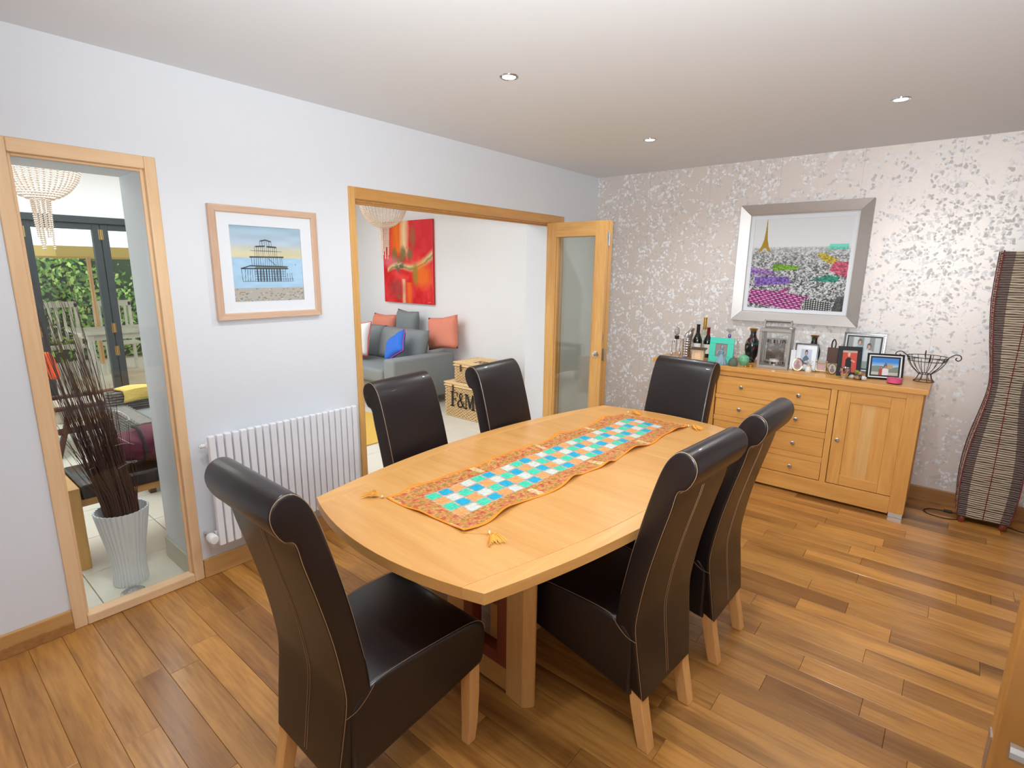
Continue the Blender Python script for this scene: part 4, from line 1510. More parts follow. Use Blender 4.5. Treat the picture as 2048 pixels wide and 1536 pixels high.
# wire spire
t = MB()
for k in range(4):
    a = k * math.pi / 2
    c, s = math.cos(a), math.sin(a)
    t.tube(crom([(0.030 * c, 0.030 * s, 0.001), (0.020 * c, 0.020 * s, 0.05), (0.012 * c, 0.012 * s, 0.11), (0.002 * c, 0.002 * s, 0.150)], 4), 0.0013, 5)
for z, r_ in ((0.004, 0.029), (0.05, 0.020), (0.10, 0.0135)):
    t.tube([(r_ * math.cos(2 * math.pi * q / 18), r_ * math.sin(2 * math.pi * q / 18), z) for q in range(18)], 0.0012, 4, closed=True)
t.tube([(0.012 * math.cos(2 * math.pi * q / 14), 0, 0.162 + 0.014 * math.sin(2 * math.pi * q / 14)) for q in range(14)], 0.0013, 4, closed=True)
tag(t.build('wire_ornament', 'steel', None, (1.440, 4.44, ST)), 'thin wire spire ornament with a loop at its tip', 'ornament')


# cloisonne vases
def cloisonne():
    m = bpy.data.materials.new('cloisonne')
    m.use_nodes = True
    nt = m.node_tree
    p = nt.nodes['Principled BSDF']
    p.inputs['Roughness'].default_value = 0.2
    tc = nt.nodes.new('ShaderNodeTexCoord')
    v = nt.nodes.new('ShaderNodeTexVoronoi')
    v.inputs['Scale'].default_value = 38
    nt.links.new(tc.outputs['Object'], v.inputs['Vector'])
    s = nt.nodes.new('ShaderNodeSeparateColor')
    nt.links.new(v.outputs['Color'], s.inputs[0])
    cr = nt.nodes.new('ShaderNodeValToRGB')
    cr.color_ramp.interpolation = 'CONSTANT'
    e = cr.color_ramp.elements
    e[0].color = C(30, 30, 34)
    e[1].position = 0.45
    e[1].color = C(56, 26, 34)
    for pos, c in ((0.62, C(44, 76, 66)), (0.76, C(30, 32, 38)), (0.86, C(120, 110, 84)), (0.93, C(110, 50, 62))):
        x = e.new(pos)
        x.color = c
    nt.links.new(s.outputs[0], cr.inputs[0])
    nt.links.new(cr.outputs[0], p.inputs['Base Color'])
    MATS['cloisonne'] = m


cloisonne()
vp = [(0, 0), (0.026, 0), (0.030, 0.006), (0.027, 0.016), (0.042, 0.050), (0.052, 0.100), (0.053, 0.140), (0.044, 0.172), (0.025, 0.198), (0.020, 0.222), (0.022, 0.244), (0.0, 0.244)]
rim = [(0.0, 0.243), (0.022, 0.243), (0.030, 0.258), (0.034, 0.262), (0.032, 0.264), (0.024, 0.256), (0.0, 0.250)]
for (x, y, s, lab) in [(1.562, 4.40, 1.0, 'tall dark enamelled vase with flower pattern left of the lantern'), (1.975, 4.47, 0.91, 'dark enamelled vase peeping over the graduate portrait')]:
    t = thing('enamel_vase', lab, 'vase', (x, y, ST), 0, 'pair of dark enamelled vases')
    t.scale = (s, s, s)
    MB().lathe(vp, 28).build('body', 'cloisonne', t, smooth=True)
    MB().lathe(rim, 28).build('rim', 'brass', t, smooth=True)
# jade pot, woven pot, rings
t = thing('lidded_pot', 'pale green ceramic pot with a domed lid', 'pot', (1.568, 4.20, ST))
MB().lathe([(0, 0), (0.020, 0), (0.024, 0.006), (0.038, 0.030), (0.040, 0.048), (0.036, 0.056), (0, 0.056)], 28, rib=0.03, ribn=9).build('bowl', 'jade', t, smooth=True)
MB().lathe([(0, 0.056), (0.039, 0.056), (0.038, 0.062), (0.026, 0.074), (0.006, 0.082), (0.007, 0.090), (0.002, 0.096), (0, 0.0965)], 28).build('lid', 'jade', t, smooth=True)
t = thing('woven_pot', 'squat dark woven pot in front of the green pot', 'pot', (1.515, 4.125, ST))
MB().lathe([(0, 0), (0.030, 0), (0.035, 0.014), (0.034, 0.034), (0.028, 0.042), (0, 0.042)], 24, rib=0.04, ribn=10).build('bowl', 'grey_weave', t, smooth=True)
MB().lathe([(0, 0.042), (0.030, 0.042), (0.022, 0.056), (0.006, 0.062), (0.005, 0.070), (0, 0.071)], 24).build('lid', 'grey_weave', t, smooth=True)
tag(MB().lathe([(0.006, 0), (0.013, 0), (0.014, 0.006), (0.013, 0.012), (0.006, 0.012)], 20).build('napkin_ring', 'copper', None, (1.600, 4.146, ST), smooth=True), 'small copper ring beside the green pot', 'ring')
tag(MB().lathe([(0.008, 0), (0.015, 0), (0.016, 0.009), (0.015, 0.018), (0.008, 0.018)], 20).build('napkin_ring', 'gold_foil', None, (1.634, 4.155, ST), smooth=True), 'small gold ring at the foot of the lantern', 'ring')
tag(lathe_thing('disc', 'tiny white button on the sideboard front edge', 'disc', 1.808, 4.092, [(0, 0), (0.010, 0), (0.011, 0.003), (0.008, 0.005), (0, 0.0045)], 'ceramic_white', 16), 'tiny white button on the sideboard front edge', 'disc')  # flat white disc lying near the front edge of the top

# lantern
t = thing('lantern', 'square silver candle lantern with a top handle', 'lantern', (1.757, 4.300, ST), R(6))
b_ = 0.104
rbox('base', -b_, b_, -b_, b_, 0, 0.022, 'pewter', t, 0.002)
rbox('roof', -b_, b_, -b_, b_, 0.268, 0.292, 'pewter', t, 0.003)
for sx in (-1, 1):
    for sy in (-1, 1):
        rbox('post', sx * b_ - (0.018 if sx > 0 else 0), sx * b_ + (0 if sx > 0 else 0.018), sy * b_ - (0.018 if sy > 0 else 0), sy * b_ + (0 if sy > 0 else 0.018), 0.022, 0.268, 'pewter', t, 0.001)
for (x0, x1, y0, y1) in [(-0.086, 0.086, -0.097, -0.095), (-0.086, 0.086, 0.095, 0.097), (-0.097, -0.095, -0.086, 0.086), (0.095, 0.097, -0.086, 0.086)]:
    rbox('pane', x0, x1, y0, y1, 0.022, 0.268, 'clear_glass', t, 0)
hb = MB()
for sx in (-1, 1):
    hb.box(sx * 0.088 - 0.005, sx * 0.088 + 0.005, -0.011, 0.011, 0.0, 0.066, M=Matrix.Translation((0, -0.03, 0.286)) @ Matrix.Rotation(R(-28), 4, 'X'))
hb.box(-0.093, 0.093, -0.011, 0.011, 0.056, 0.066, M=Matrix.Translation((0, -0.03, 0.286)) @ Matrix.Rotation(R(-28), 4, 'X'))
hb.build('handle', 'pewter', t, bevel=0.001)
for sx in (-1, 1):
    MB().tube([(sx * 0.082, -0.03, 0.294), (sx * 0.097, -0.03, 0.294)], 0.008, 10).build('hinge_pin', 'steel', t)
c_ = tag(bpy.data.objects.new('candle_holder', None), 'glass cylinder candle holder with silver bands inside the lantern', 'candle holder')
COL.objects.link(c_)
c_.location = (1.757, 4.300, ST + 0.022)
MB().lathe([(0.060, 0.0), (0.062, 0.0), (0.062, 0.175), (0.060, 0.175)], 32).build('glass_cylinder', 'clear_glass', c_, smooth=True)
for z0, z1 in ((0, 0.024), (0.162, 0.188)):
    MB().lathe([(0.0625, z0), (0.066, z0), (0.066, z1), (0.0625, z1)], 32).build('band', 'chrome', c_, smooth=True)
MB().lathe([(0, 0.001), (0.034, 0.001), (0.034, 0.034), (0.004, 0.030), (0.001, 0.042), (0, 0.042)], 24).build('candle', 'candle_wax', c_, smooth=True)


# ornate little frames
def oval_frame(label, x, y, rx, rz_, rz, pc):
    t = thing('oval_frame', label, 'photo frame', (x, y, ST), rz, 'little gold ornament frames')
    mb = MB()
    Mx = Matrix.Translation((0, 0, rz_ + 0.004)) @ Matrix.Rotation(R(-10), 4, 'X')
    pts = [Mx @ Vector((rx * math.cos(2 * math.pi * q / 28), 0, rz_ * math.sin(2 * math.pi * q / 28))) for q in range(28)]
    mb.tube(pts, 0.0042, 6, closed=True)
    mb.build('rim', 'brass', t, smooth=True)
    mb = MB()
    mb.prism([(rx * math.cos(2 * math.pi * q / 28), rz_ * math.sin(2 * math.pi * q / 28)) for q in range(28)], lambda a, b: Mx @ Vector((a, -0.001, b)), lambda a, b: Mx @ Vector((a, 0.003, b)))
    mb.build('backing', pc, t)
    mb = MB()
    for (cx_, cz_, ax, az, off) in [(0, 0.35, 0.30, 0.28, 0.0022), (0, -0.30, 0.55, 0.42, 0.0018)]:
        mb.prism([(rx * (cx_ + ax * math.cos(2 * math.pi * q / 16)), rz_ * (cz_ + az * math.sin(2 * math.pi * q / 16))) for q in range(16)], lambda a, b: Mx @ Vector((a, -off, b)), lambda a, b: Mx @ Vector((a, -0.001, b)))
    mb.build('miniature', 'miniature', t)
    MB().tube([(0, 0.002, rz_), (0, rz_ * 1.1, 0.003)], 0.002, 5).build('strut', 'brass', t)
    return t


mat('miniature', C(150, 120, 116), 0.5)
mat('mini_pink', C(190, 160, 166), 0.5)
mat('mini_grey', C(196, 196, 186), 0.5)
oval_frame('oval gold frame with a pinkish photo before the graduate portrait', 1.930, 4.235, 0.031, 0.043, R(6), 'mini_pink')
oval_frame('oval gold frame with a grey photo beside the dark engraved frame', 2.146, 4.245, 0.027, 0.037, R(30), 'mini_grey')
t = thing('flower_pot', 'small cream porcelain pot of white flowers', 'ornament', (2.002, 4.238, ST))
MB().lathe([(0, 0), (0.018, 0), (0.022, 0.008), (0.021, 0.022), (0.014, 0.042), (0.020, 0.052), (0, 0.052)], 20).build('pot', 'candle_wax', t, smooth=True)
for k in range(7):
    a = k * 0.9
    r_ = 0.024 if k else 0
    mb = MB()
    for q in range(5):
        b = 2 * math.pi * q / 5
        mb.lathe([(0, -0.002), (0.0065, 0), (0, 0.003)], 8, (r_ * math.cos(a) + 0.007 * math.cos(b), r_ * math.sin(a) + 0.007 * math.sin(b), 0.066 + 0.008 * (k % 3)))
    mb.lathe([(0, 0), (0.004, 0.002), (0, 0.005)], 8, (r_ * math.cos(a), r_ * math.sin(a), 0.068 + 0.008 * (k % 3)))
    mb.tube([(0, 0, 0.045), (r_ * math.cos(a), r_ * math.sin(a), 0.066 + 0.008 * (k % 3))], 0.0015, 4)
    mb.build('flower', 'candle_wax', t, smooth=True)
t = thing('gold_frame', 'tiny square gold frame on curled feet', 'photo frame', (2.075, 4.262, ST), R(10), 'little gold ornament frames')
for (a, b, c, e) in [(-0.030, 0.030, 0.014, 0.020), (-0.030, 0.030, 0.066, 0.072), (-0.030, -0.024, 0.020, 0.066), (0.024, 0.030, 0.020, 0.066)]:
    rbox('frame_bar', a, b, -0.004, 0.004, c, e, 'brass', t, 0.001)
rbox('picture', -0.024, 0.024, -0.001, 0.002, 0.020, 0.066, 'mini_pink', t, 0)
for s in (-1, 1):
    mb = MB()
    mb.tube(crom([(s * 0.026, 0, 0.016), (s * 0.036, -0.004, 0.012), (s * 0.044, -0.008, 0.003), (s * 0.050, -0.006, 0.006), (s * 0.047, -0.004, 0.010)], 4), 0.0022, 6)
    mb.tube(crom([(s * 0.027, 0, 0.070), (s * 0.036, 0, 0.080), (s * 0.031, 0, 0.086), (s * 0.026, 0, 0.080)], 4), 0.002, 6)
    mb.build('scroll_foot', 'brass', t, smooth=True)
rbox('strut', -0.004, 0.004, 0.002, 0.034, 0.002, 0.006, 'brass', t, 0.001)
t = thing('wooden_block_ornament', 'brown wooden block ornament with a black leather loop', 'ornament', (2.108, 4.44, ST), R(8))
rbox('block', -0.034, 0.034, -0.011, 0.011, 0.052, 0.165, 'dark_wood', t, 0.002)
rbox('foot', -0.026, 0.026, -0.024, 0.024, 0, 0.010, 'black_paint', t, 0.002)
MB().tube([(0, 0, 0.008), (0, 0, 0.054)], 0.005, 8).build('stem', 'black_paint', t)
MB().tube(crom([(-0.010, 0, 0.160), (-0.012, 0, 0.20), (0, 0, 0.225), (0.012, 0, 0.20), (0.010, 0, 0.160)], 5), 0.0042, 8).build('loop', 'black_paint', t, smooth=True)
# tealight with purple gems, potpourri, pink candle
mat('gem', C(140, 26, 120), 0.1, spec=1.0)
t = thing('tealight_holder', 'silver glass tealight holder with purple gems', 'candle holder', (2.236, 4.148, ST))
MB().lathe([(0, 0), (0.020, 0), (0.016, 0.008), (0.019, 0.014), (0.028, 0.050), (0.030, 0.074), (0.028, 0.074), (0.024, 0.050), (0, 0.020)], 24).build('cup', 'chrome', t, smooth=True)
for k in range(7):
    a = k * 2 * math.pi / 7 + 0.3
    MB().lathe([(0, -0.008), (0.006, -0.004), (0.0075, 0), (0.006, 0.004), (0, 0.008)], 8, (0.027 * math.cos(a), 0.027 * math.sin(a), 0.046)).build('gem', 'gem', t, smooth=True)
MB().tube([(0.0298 * math.cos(2 * math.pi * q / 20), 0.0298 * math.sin(2 * math.pi * q / 20), 0.072) for q in range(20)], 0.0025, 5, closed=True).build('rim', 'dark_wood', t, smooth=True)
SHC = [C(196, 188, 170), C(150, 120, 90), C(130, 148, 60), C(60, 46, 40), C(206, 204, 200), C(176, 130, 100), C(120, 70, 70)]
for k, c in enumerate(SHC):
    mat('shell_%d' % k, c, 0.35)
SHN = ['cream', 'tan', 'lime green', 'dark brown', 'white', 'apricot', 'plum']
for k, (ox, oy, oz) in enumerate([(-0.030, 0.0, 0.0), (0.002, -0.016, 0.0), (-0.006, 0.020, 0.030), (0.018, 0.0, 0.0), (0.040, -0.008, 0.0), (0.012, 0.022, 0.022), (-0.010, 0.022, 0.0)]):
    mb = MB()
    sz = 0.017
    mb.lathe([(0, -sz * 0.9), (sz * 0.6, -sz * 0.6), (sz, 0), (sz * 0.7, sz * 0.55), (sz * 0.25, sz * 0.85), (0, sz * 0.95)], 14, rib=0.12, ribn=7)
    tag(mb.build('seed_pod', 'shell_%d' % k, None, (2.308 + ox, 4.160 + oy, ST + 0.0155 + oz), (0.3 * k, 0.2 * k, 0.7 * k), smooth=True), '%s decorative seed pod in the little heap before the frames' % SHN[k], 'ornament', 'heap of seed pods')
t = thing('jar_candle', 'bright pink candle in a low glass dish near the wire basket', 'candle', (2.512, 4.178, ST))
mat('pink_wax', C(232, 92, 138), 0.4)
MB().lathe([(0, 0), (0.041, 0), (0.044, 0.004), (0.045, 0.050), (0.0425, 0.050), (0.0415, 0.006), (0, 0.005)], 32).build('dish', 'clear_glass', t, smooth=True)
MB().lathe([(0, 0.0055), (0.041, 0.0065), (0.042, 0.036), (0, 0.035)], 32).build('wax', 'pink_wax', t, smooth=True)
MB().tube([(0, 0, 0.034), (0.001, 0, 0.044)], 0.001, 5).build('wick', 'black_paint', t)
# wire basket
t = thing('wire_basket', 'black wire fruit basket with scrolled handles at the right end', 'basket', (2.653, 4.405, ST), R(8))
BR = 0.110


def brad(z):
    return interp(z, [(0.055, 0.036), (0.075, 0.060), (0.10, 0.082), (0.13, 0.100), (0.165, BR)])


def ring(r_, z, w=0.0022, sx=1.0):
    return MB().tube([(sx * r_ * math.cos(2 * math.pi * q / 40), r_ * math.sin(2 * math.pi * q / 40), z) for q in range(40)], w, 6, closed=True)


for r_, z in ((0.056, 0.003), (0.034, 0.052), (BR, 0.165), (0.1015, 0.140)):
    ring(r_, z).build('hoop', 'black_paint', t, smooth=True)
for k in range(16):
    a = 2 * math.pi * k / 16
    c, s = math.cos(a), math.sin(a)
    MB().tube([(brad(z) * c, brad(z) * s, z) for z in (0.052, 0.065, 0.08, 0.10, 0.12, 0.14, 0.165)], 0.0016, 5).build('rib', 'black_paint', t, smooth=True)
for k in range(8):
    a = 2 * math.pi * k / 8 + 0.2
    c, s = math.cos(a), math.sin(a)
    MB().tube(crom([(0.056 * c, 0.056 * s, 0.003), (0.044 * c, 0.044 * s, 0.018), (0.034 * c, 0.034 * s, 0.05)], 4), 0.0018, 5).build('foot_rib', 'black_paint', t, smooth=True)
for a in (R(0), R(180), R(90), R(270)):
    sc = 1.0 if a in (R(0), R(180)) else 0.45
    pts = [(BR - 0.02, 0.135), (BR, 0.165), (BR + 0.030 * sc, 0.188), (BR + 0.055 * sc, 0.184), (BR + 0.062 * sc, 0.164), (BR + 0.048 * sc, 0.150), (BR + 0.034 * sc, 0.160), (BR + 0.040 * sc, 0.170)]
    MB().tube(crom([(p * math.cos(a), p * math.sin(a), z) for p, z in pts], 5), 0.0028, 6).build('scroll_handle', 'black_paint', t, smooth=True)

# ================================================================== WICKER FLOOR LAMP
LX, LY = 3.065, 4.425
wood('reed_tan', C(206, 190, 166), C(150, 132, 114), 'x', 0.7, 30)
mat('reed_dark', C(116, 98, 92), 0.8, var=0.4, bscale=60)
mat('red_cord', C(122, 40, 44), 0.8)
LW = [(0.04, 0.122), (0.20, 0.134), (0.35, 0.136), (0.52, 0.124), (0.70, 0.098), (0.83, 0.082), (0.95, 0.084), (1.17, 0.116), (1.41, 0.142), (1.69, 0.146)]
LWs = crom([(z, w_, 0) for z, w_ in LW], 8)
lw = lambda z: interp(z, [(p.x, p.y) for p in LWs])
lamp = thing('floor_lamp', 'tall wavy woven reed floor lamp at the right of the sideboard', 'floor lamp', (LX, LY, 0), R(2))
NRW = 118
for i in range(NRW):
    z = 0.052 + i * (1.69 - 0.052) / (NRW - 1)
    hw_ = lw(z)
    mb = MB()
    wob = lambda: rng.uniform(-0.0022, 0.0022)
    for k in range(4):
        a = math.pi / 2 * k
        c, s = round(math.cos(a)), round(math.sin(a))
        pts = []
        for q in range(7):
            f = -1 + 2 * q / 6
            x, y = f * hw_, -hw_ + wob() * 0.6
            pts.append((c * x - s * y, s * x + c * y, z + wob()))
        mb.tube(pts, rng.choice((0.0044, 0.0052, 0.0056)), 5)
    me = mb.mesh('reed', smooth=True)
    o = link('reed', me, 'reed_tan', lamp)
    me.materials.append(MATS['reed_dark'])
    # the outer strips are coloured darker, painting in the light through the middle
    for p in me.polygons:
        cx, cy = p.center.x, p.center.y
        m_ = min(abs(abs(cx) - hw_), abs(abs(cy) - hw_))
        f = min(abs(cx), abs(cy)) / hw_
        if f > 0.52:
            p.material_index = 1
for (fx, fy) in [(-1, -1), (1, -1), (1, 1), (-1, 1), (0, -1), (0, 1), (-1, 0), (1, 0)]:
    pts = [(fx * (lw(z) + 0.004), fy * (lw(z) + 0.004), z) for z in np.linspace(0.045, 1.70, 60)]
    MB().tube(pts, 0.0026, 5).build('corner_cord' if fx and fy else 'seam_cord', 'red_cord', lamp, smooth=True)
inn = MB()
P = []
for z in np.linspace(0.05, 1.69, 30):
    w_ = lw(z) - 0.006
    P.append([(-w_, -w_, z), (w_, -w_, z), (w_, w_, z), (-w_, w_, z), (-w_, -w_, z)])
inn.grid(P)
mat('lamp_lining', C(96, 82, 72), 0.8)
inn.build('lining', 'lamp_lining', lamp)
fb = MB()
fb.box(-0.118, 0.118, -0.118, 0.118, 0.040, 0.050)
fb.build('base_board', 'dark_wood', lamp)
for sx in (-1, 1):
    for sy in (-1, 1):
        MB().lathe([(0, 0), (0.016, 0), (0.021, 0.010), (0.021, 0.030), (0.017, 0.040), (0, 0.040)], 18, (sx * 0.100, sy * 0.100, 0)).build('foot', 'mahogany', lamp, smooth=True)
cb = thing('lamp_cord', 'thin black lamp cord with an inline switch on the floor', 'cord', (0, 0, 0))
MB().tube(crom([(2.99, 4.36, 0.004), (2.90, 4.30, 0.004), (2.81, 4.31, 0.004), (2.775, 4.36, 0.004), (2.80, 4.415, 0.004), (2.86, 4.43, 0.006), (2.88, 4.432, 0.008)], 6), 0.0032, 6).build('cable', 'black_paint', cb, smooth=True)
MB().tube(crom([(2.92, 4.435, 0.008), (2.98, 4.44, 0.004), (3.07, 4.47, 0.004), (3.20, 4.40, 0.004), (3.28, 4.37, 0.004), (3.40, 4.42, 0.004), (3.50, 4.54, 0.004)], 6), 0.0032, 6).build('cable', 'black_paint', cb, smooth=True)
rbox('inline_switch', 2.878, 2.925, 4.424, 4.444, 0.0, 0.016, 'black_paint', cb, 0.004)

# ================================================================== THE NEXT ROOM
def abstract_paint(U, V):
    a = base(U, (232, 52, 52))
    n = vnoise(U, V, 7, 1)
    n2 = vnoise(U, V, 22, 2)
    a = a + (n[..., None] - 0.5) * np.array((30, 50, 40)) + (n2[..., None] - 0.5) * 20

    def soft(m_, c, k=1.0):
        nonlocal a
        a = blend(a, m_ * k, c)
    # maroon block, orange block and cream streak above
    soft(np.clip((0.16 - U) * 14, 0, 1) * np.clip((V - 0.56) * 8, 0, 1), (166, 74, 70), 0.8)
    soft(np.clip(1 - np.abs(U - 0.30 + (V - 0.8) * 0.1) / 0.17, 0, 1) ** 0.6 * np.clip((V - 0.52) * 8, 0, 1), (246, 128, 32), 0.95)
    soft(np.clip(1 - np.abs(U - 0.44 - 0.03 * n) / 0.10, 0, 1) ** 0.5 * np.clip((V - 0.62 + 0.1 * n2) * 10, 0, 1), (244, 222, 170), 0.95)
    soft(np.clip((U - 0.56) * 14, 0, 1) * np.clip((V - 0.56) * 9, 0, 1), (218, 50, 62), 0.7)
    soft(ell(U, V, 0.62, 0.80, 0.06, 0.13, 0.6), (150, 120, 72), 0.6)
    for (x, y, rx, ry) in [(0.24, 0.58, 0.05, 0.09), (0.42, 0.60, 0.06, 0.09), (0.56, 0.60, 0.05, 0.07), (0.30, 0.52, 0.09, 0.05)]:
        soft(ell(U, V, x, y, rx, ry, 0.7), (122, 116, 70), 0.85)
    soft(ell(U, V, 0.15, 0.50, 0.16, 0.07, 0.9), (236, 120, 130), 0.8)
    # cream branch across the middle
    cv = 0.36 + 0.20 * U + 0.05 * np.sin(U * 7)
    soft(np.clip(1.3 - np.abs(V - cv) / (0.030 + 0.035 * U), 0, 1) * (U > 0.08), (232, 214, 150), 0.9)
    soft(np.clip(1.1 - np.abs(V - cv + 0.012 + 0.02 * (n2 - 0.5)) / 0.018, 0, 1) * (U > 0.12), (120, 128, 64), 0.75)
    soft(ell(U, V, 0.36, 0.44, 0.10, 0.06, 0.9) * (n2 > 0.45), (84, 96, 76), 0.8)
    # lower right: orange and moss; lower middle: cream and orange streaks
    soft(ell(U, V, 0.80, 0.34, 0.16, 0.14, 0.9), (248, 120, 36), 0.9)
    soft(ell(U, V, 0.66, 0.36, 0.05, 0.13, 0.8), (160, 138, 52), 0.85)
    soft(np.clip(1 - np.abs(U - 0.42) / 0.045, 0, 1) ** 0.5 * (V < 0.30), (240, 214, 160), 0.9)
    soft(np.clip(1 - np.abs(U - 0.53) / 0.07, 0, 1) ** 0.6 * (V < 0.26), (250, 120, 30), 0.9)
    soft(ell(U, V, 0.26, 0.18, 0.14, 0.10, 0.9), (150, 66, 66), 0.6)
    soft(ell(U, V, 0.32, 0.07, 0.05, 0.03, 0.9), (140, 110, 60), 0.7)
    a = blend(a, seg_mask(U, V, 0.90, 0.022, 0.95, 0.026, 0.004) * 0.6, (240, 190, 170))
    return a


pt = thing('canvas_painting', 'large red and orange abstract canvas above the sofa', 'painting', (-2.755, D - 0.004, 1.628))
cwid, chei = 0.970, 1.030
print_sheet('canvas_face', cwid, chei, 150, 150, abstract_paint, 'print_canvas', pt, (-cwid / 2, -0.034, -chei / 2), t=0.002)
mat('canvas_edge', C(206, 36, 40), 0.7)
rbox('stretcher', -cwid / 2, cwid / 2, -0.0318, -0.004, -chei / 2, chei / 2, 'canvas_edge', pt, 0.001)

# sofa along the far wall
SFX0, SFX1, SFY0, SFY1 = -3.86, -1.80, 3.53, 4.46
sf = thing('sofa', 'grey fabric sofa against the far white wall', 'sofa', ((SFX0 + SFX1) / 2, (SFY0 + SFY1) / 2, 0))
ax, ay = (SFX1 - SFX0) / 2, (SFY1 - SFY0) / 2
rbox('base', -ax + 0.19, ax - 0.19, -ay + 0.04, ay, 0.10, 0.30, 'grey_fabric', sf, 0.02, 3)
for s in (-1, 1):
    rbox('arm', min(s * ax, s * (ax - 0.19)), max(s * ax, s * (ax - 0.19)), -ay, ay - 0.02, 0.09, 0.585, 'grey_fabric', sf, 0.03, 3)
rbox('back', -ax + 0.19, ax - 0.19, ay - 0.20, ay, 0.10, 0.53, 'grey_fabric', sf, 0.03, 3)
for k in range(2):
    x0 = -ax + 0.195 + k * (ax - 0.195)
    rbox('seat_cushion', x0, x0 + ax - 0.20, -ay - 0.01, ay - 0.20, 0.30, 0.46, 'grey_fabric', sf, 0.04, 4)
    p = pillow('back_cushion', ax - 0.18, 0.42, 0.24, 'grey_fabric', sf, (x0 + (ax - 0.20) / 2, ay - 0.30, 0.640), (R(-16), 0, R(0)), pinch=0.03)
for sx in (-1, 1):
    for sy in (-1, 1):
        rbox('leg', sx * (ax - 0.07) - 0.03, sx * (ax - 0.07) + 0.03, sy * (ay - 0.08) - 0.03, sy * (ay - 0.08) + 0.03, 0, 0.092, 'oak_z', sf, 0.004)

mat('coral_fabric', C(246, 150, 124), 0.9, bump=0.8, bscale=120, var=0.15)
mat('cushion_grey', C(138, 144, 144), 0.9, bump=0.3, bscale=300)
mat('blue_fabric', C(52, 116, 220), 0.8, bump=0.8, bscale=70, var=0.35)
mat('pink_piping', C(222, 60, 110), 0.7)
mat('cushion_white', C(240, 240, 238), 0.85)
mat('flamingo_red', C(226, 66, 54), 0.8)


def cushion(label, m, w, h, t_, loc, rot, group='scatter cushions on the sofa'):
    c = thing('cushion', label, 'cushion', loc, 0, group)
    c.rotation_euler = rot
    pillow('cover', w, h, t_, m, c, pinch=0.10)
    return c


cushion('coral knitted cushion on the sofa back at the doorway frame', 'coral_fabric', 0.46, 0.40, 0.16, (-3.10, 4.40, 0.765), (R(-10), 0, R(2)))
cushion('small plain grey cushion propped on the sofa back below the painting', 'cushion_grey', 0.44, 0.42, 0.15, (-2.66, 4.43, 0.825), (R(-6), R(2), R(-3)))
cushion('coral knitted cushion tilted behind the sofa arm', 'coral_fabric', 0.50, 0.40, 0.15, (-1.98, 4.42, 0.80), (R(-8), R(-8), R(2)))
c = cushion('bright blue knotted cushion with pink piping against the sofa arm', 'blue_fabric', 0.46, 0.42, 0.15, (-2.185, 3.86, 0.68), (R(-34), R(-30), R(6)))
pp = []
for q in range(48):
    s = q / 12.0
    k = int(s)
    f = s - k
    a = [(-1 + 2 * f, -1), (1, -1 + 2 * f), (1 - 2 * f, 1), (-1, 1 - 2 * f)][k]
    e = 1 - 0.10 * (1 - min(abs(a[0]), abs(a[1]))) * 0.9
    pp.append((a[0] * 0.23 * e, 0, a[1] * 0.21 * e))
c.scale = (0.74, 0.74, 0.74)
MB().tube(pp, 0.006, 6, closed=True).build('piping', 'pink_piping', c, smooth=True)
c = cushion('white cushion with a red flamingo on the sofa seat', 'cushion_white', 0.44, 0.42, 0.15, (-2.86, 3.79, 0.70), (R(-20), R(-6), R(14)))
MB().tube([(p[0] * 0.956, p[1], p[2]) for p in pp], 0.005, 6, closed=True).build('piping', 'flamingo_red', c, smooth=True)
fl = MB()


def fl_pt(x, z):
    u, v = x / 0.22, z / 0.21
    return (x, -0.075 * (max(0, 1 - u ** 4) * max(0, 1 - v ** 4)) ** 0.55 - 0.003, z)


for (pts, rr) in [([(-0.02, 0.02), (0.02, 0.05), (0.07, 0.045), (0.11, 0.015)], [0.012, 0.034, 0.030, 0.006]), ([(-0.015, 0.03), (-0.06, 0.06), (-0.075, 0.10), (-0.05, 0.13), (-0.02, 0.115), (-0.01, 0.09)], [0.010, 0.008, 0.008, 0.010, 0.012, 0.005]),
                  ([(0.04, 0.02), (0.015, -0.06), (-0.01, -0.09), (0.0, -0.16)], [0.005, 0.004, 0.004, 0.004]), ([(0.055, 0.02), (0.045, -0.06), (0.05, -0.16)], [0.005, 0.004, 0.004])]:
    cv = crom([(p[0], p[1], 0) for p in pts], 5)
    rs = np.interp(np.linspace(0, 1, len(cv)), np.linspace(0, 1, len(rr)), rr)
    P = []
    for i, p in enumerate(cv):
        a = cv[max(i - 1, 0)]
        b = cv[min(i + 1, len(cv) - 1)]
        tt = (b - a).normalized()
        nn = Vector((-tt.y, tt.x))
        P.append([fl_pt(p.x + nn.x * rs[i] * q, p.y + nn.y * rs[i] * q) for q in (-1, -0.5, 0, 0.5, 1)])
    fl.grid(P)
flo = fl.build('flamingo_print', 'flamingo_red', c, smooth=True)
so = flo.modifiers.new('thickness', 'SOLIDIFY')
so.thickness = 0.001


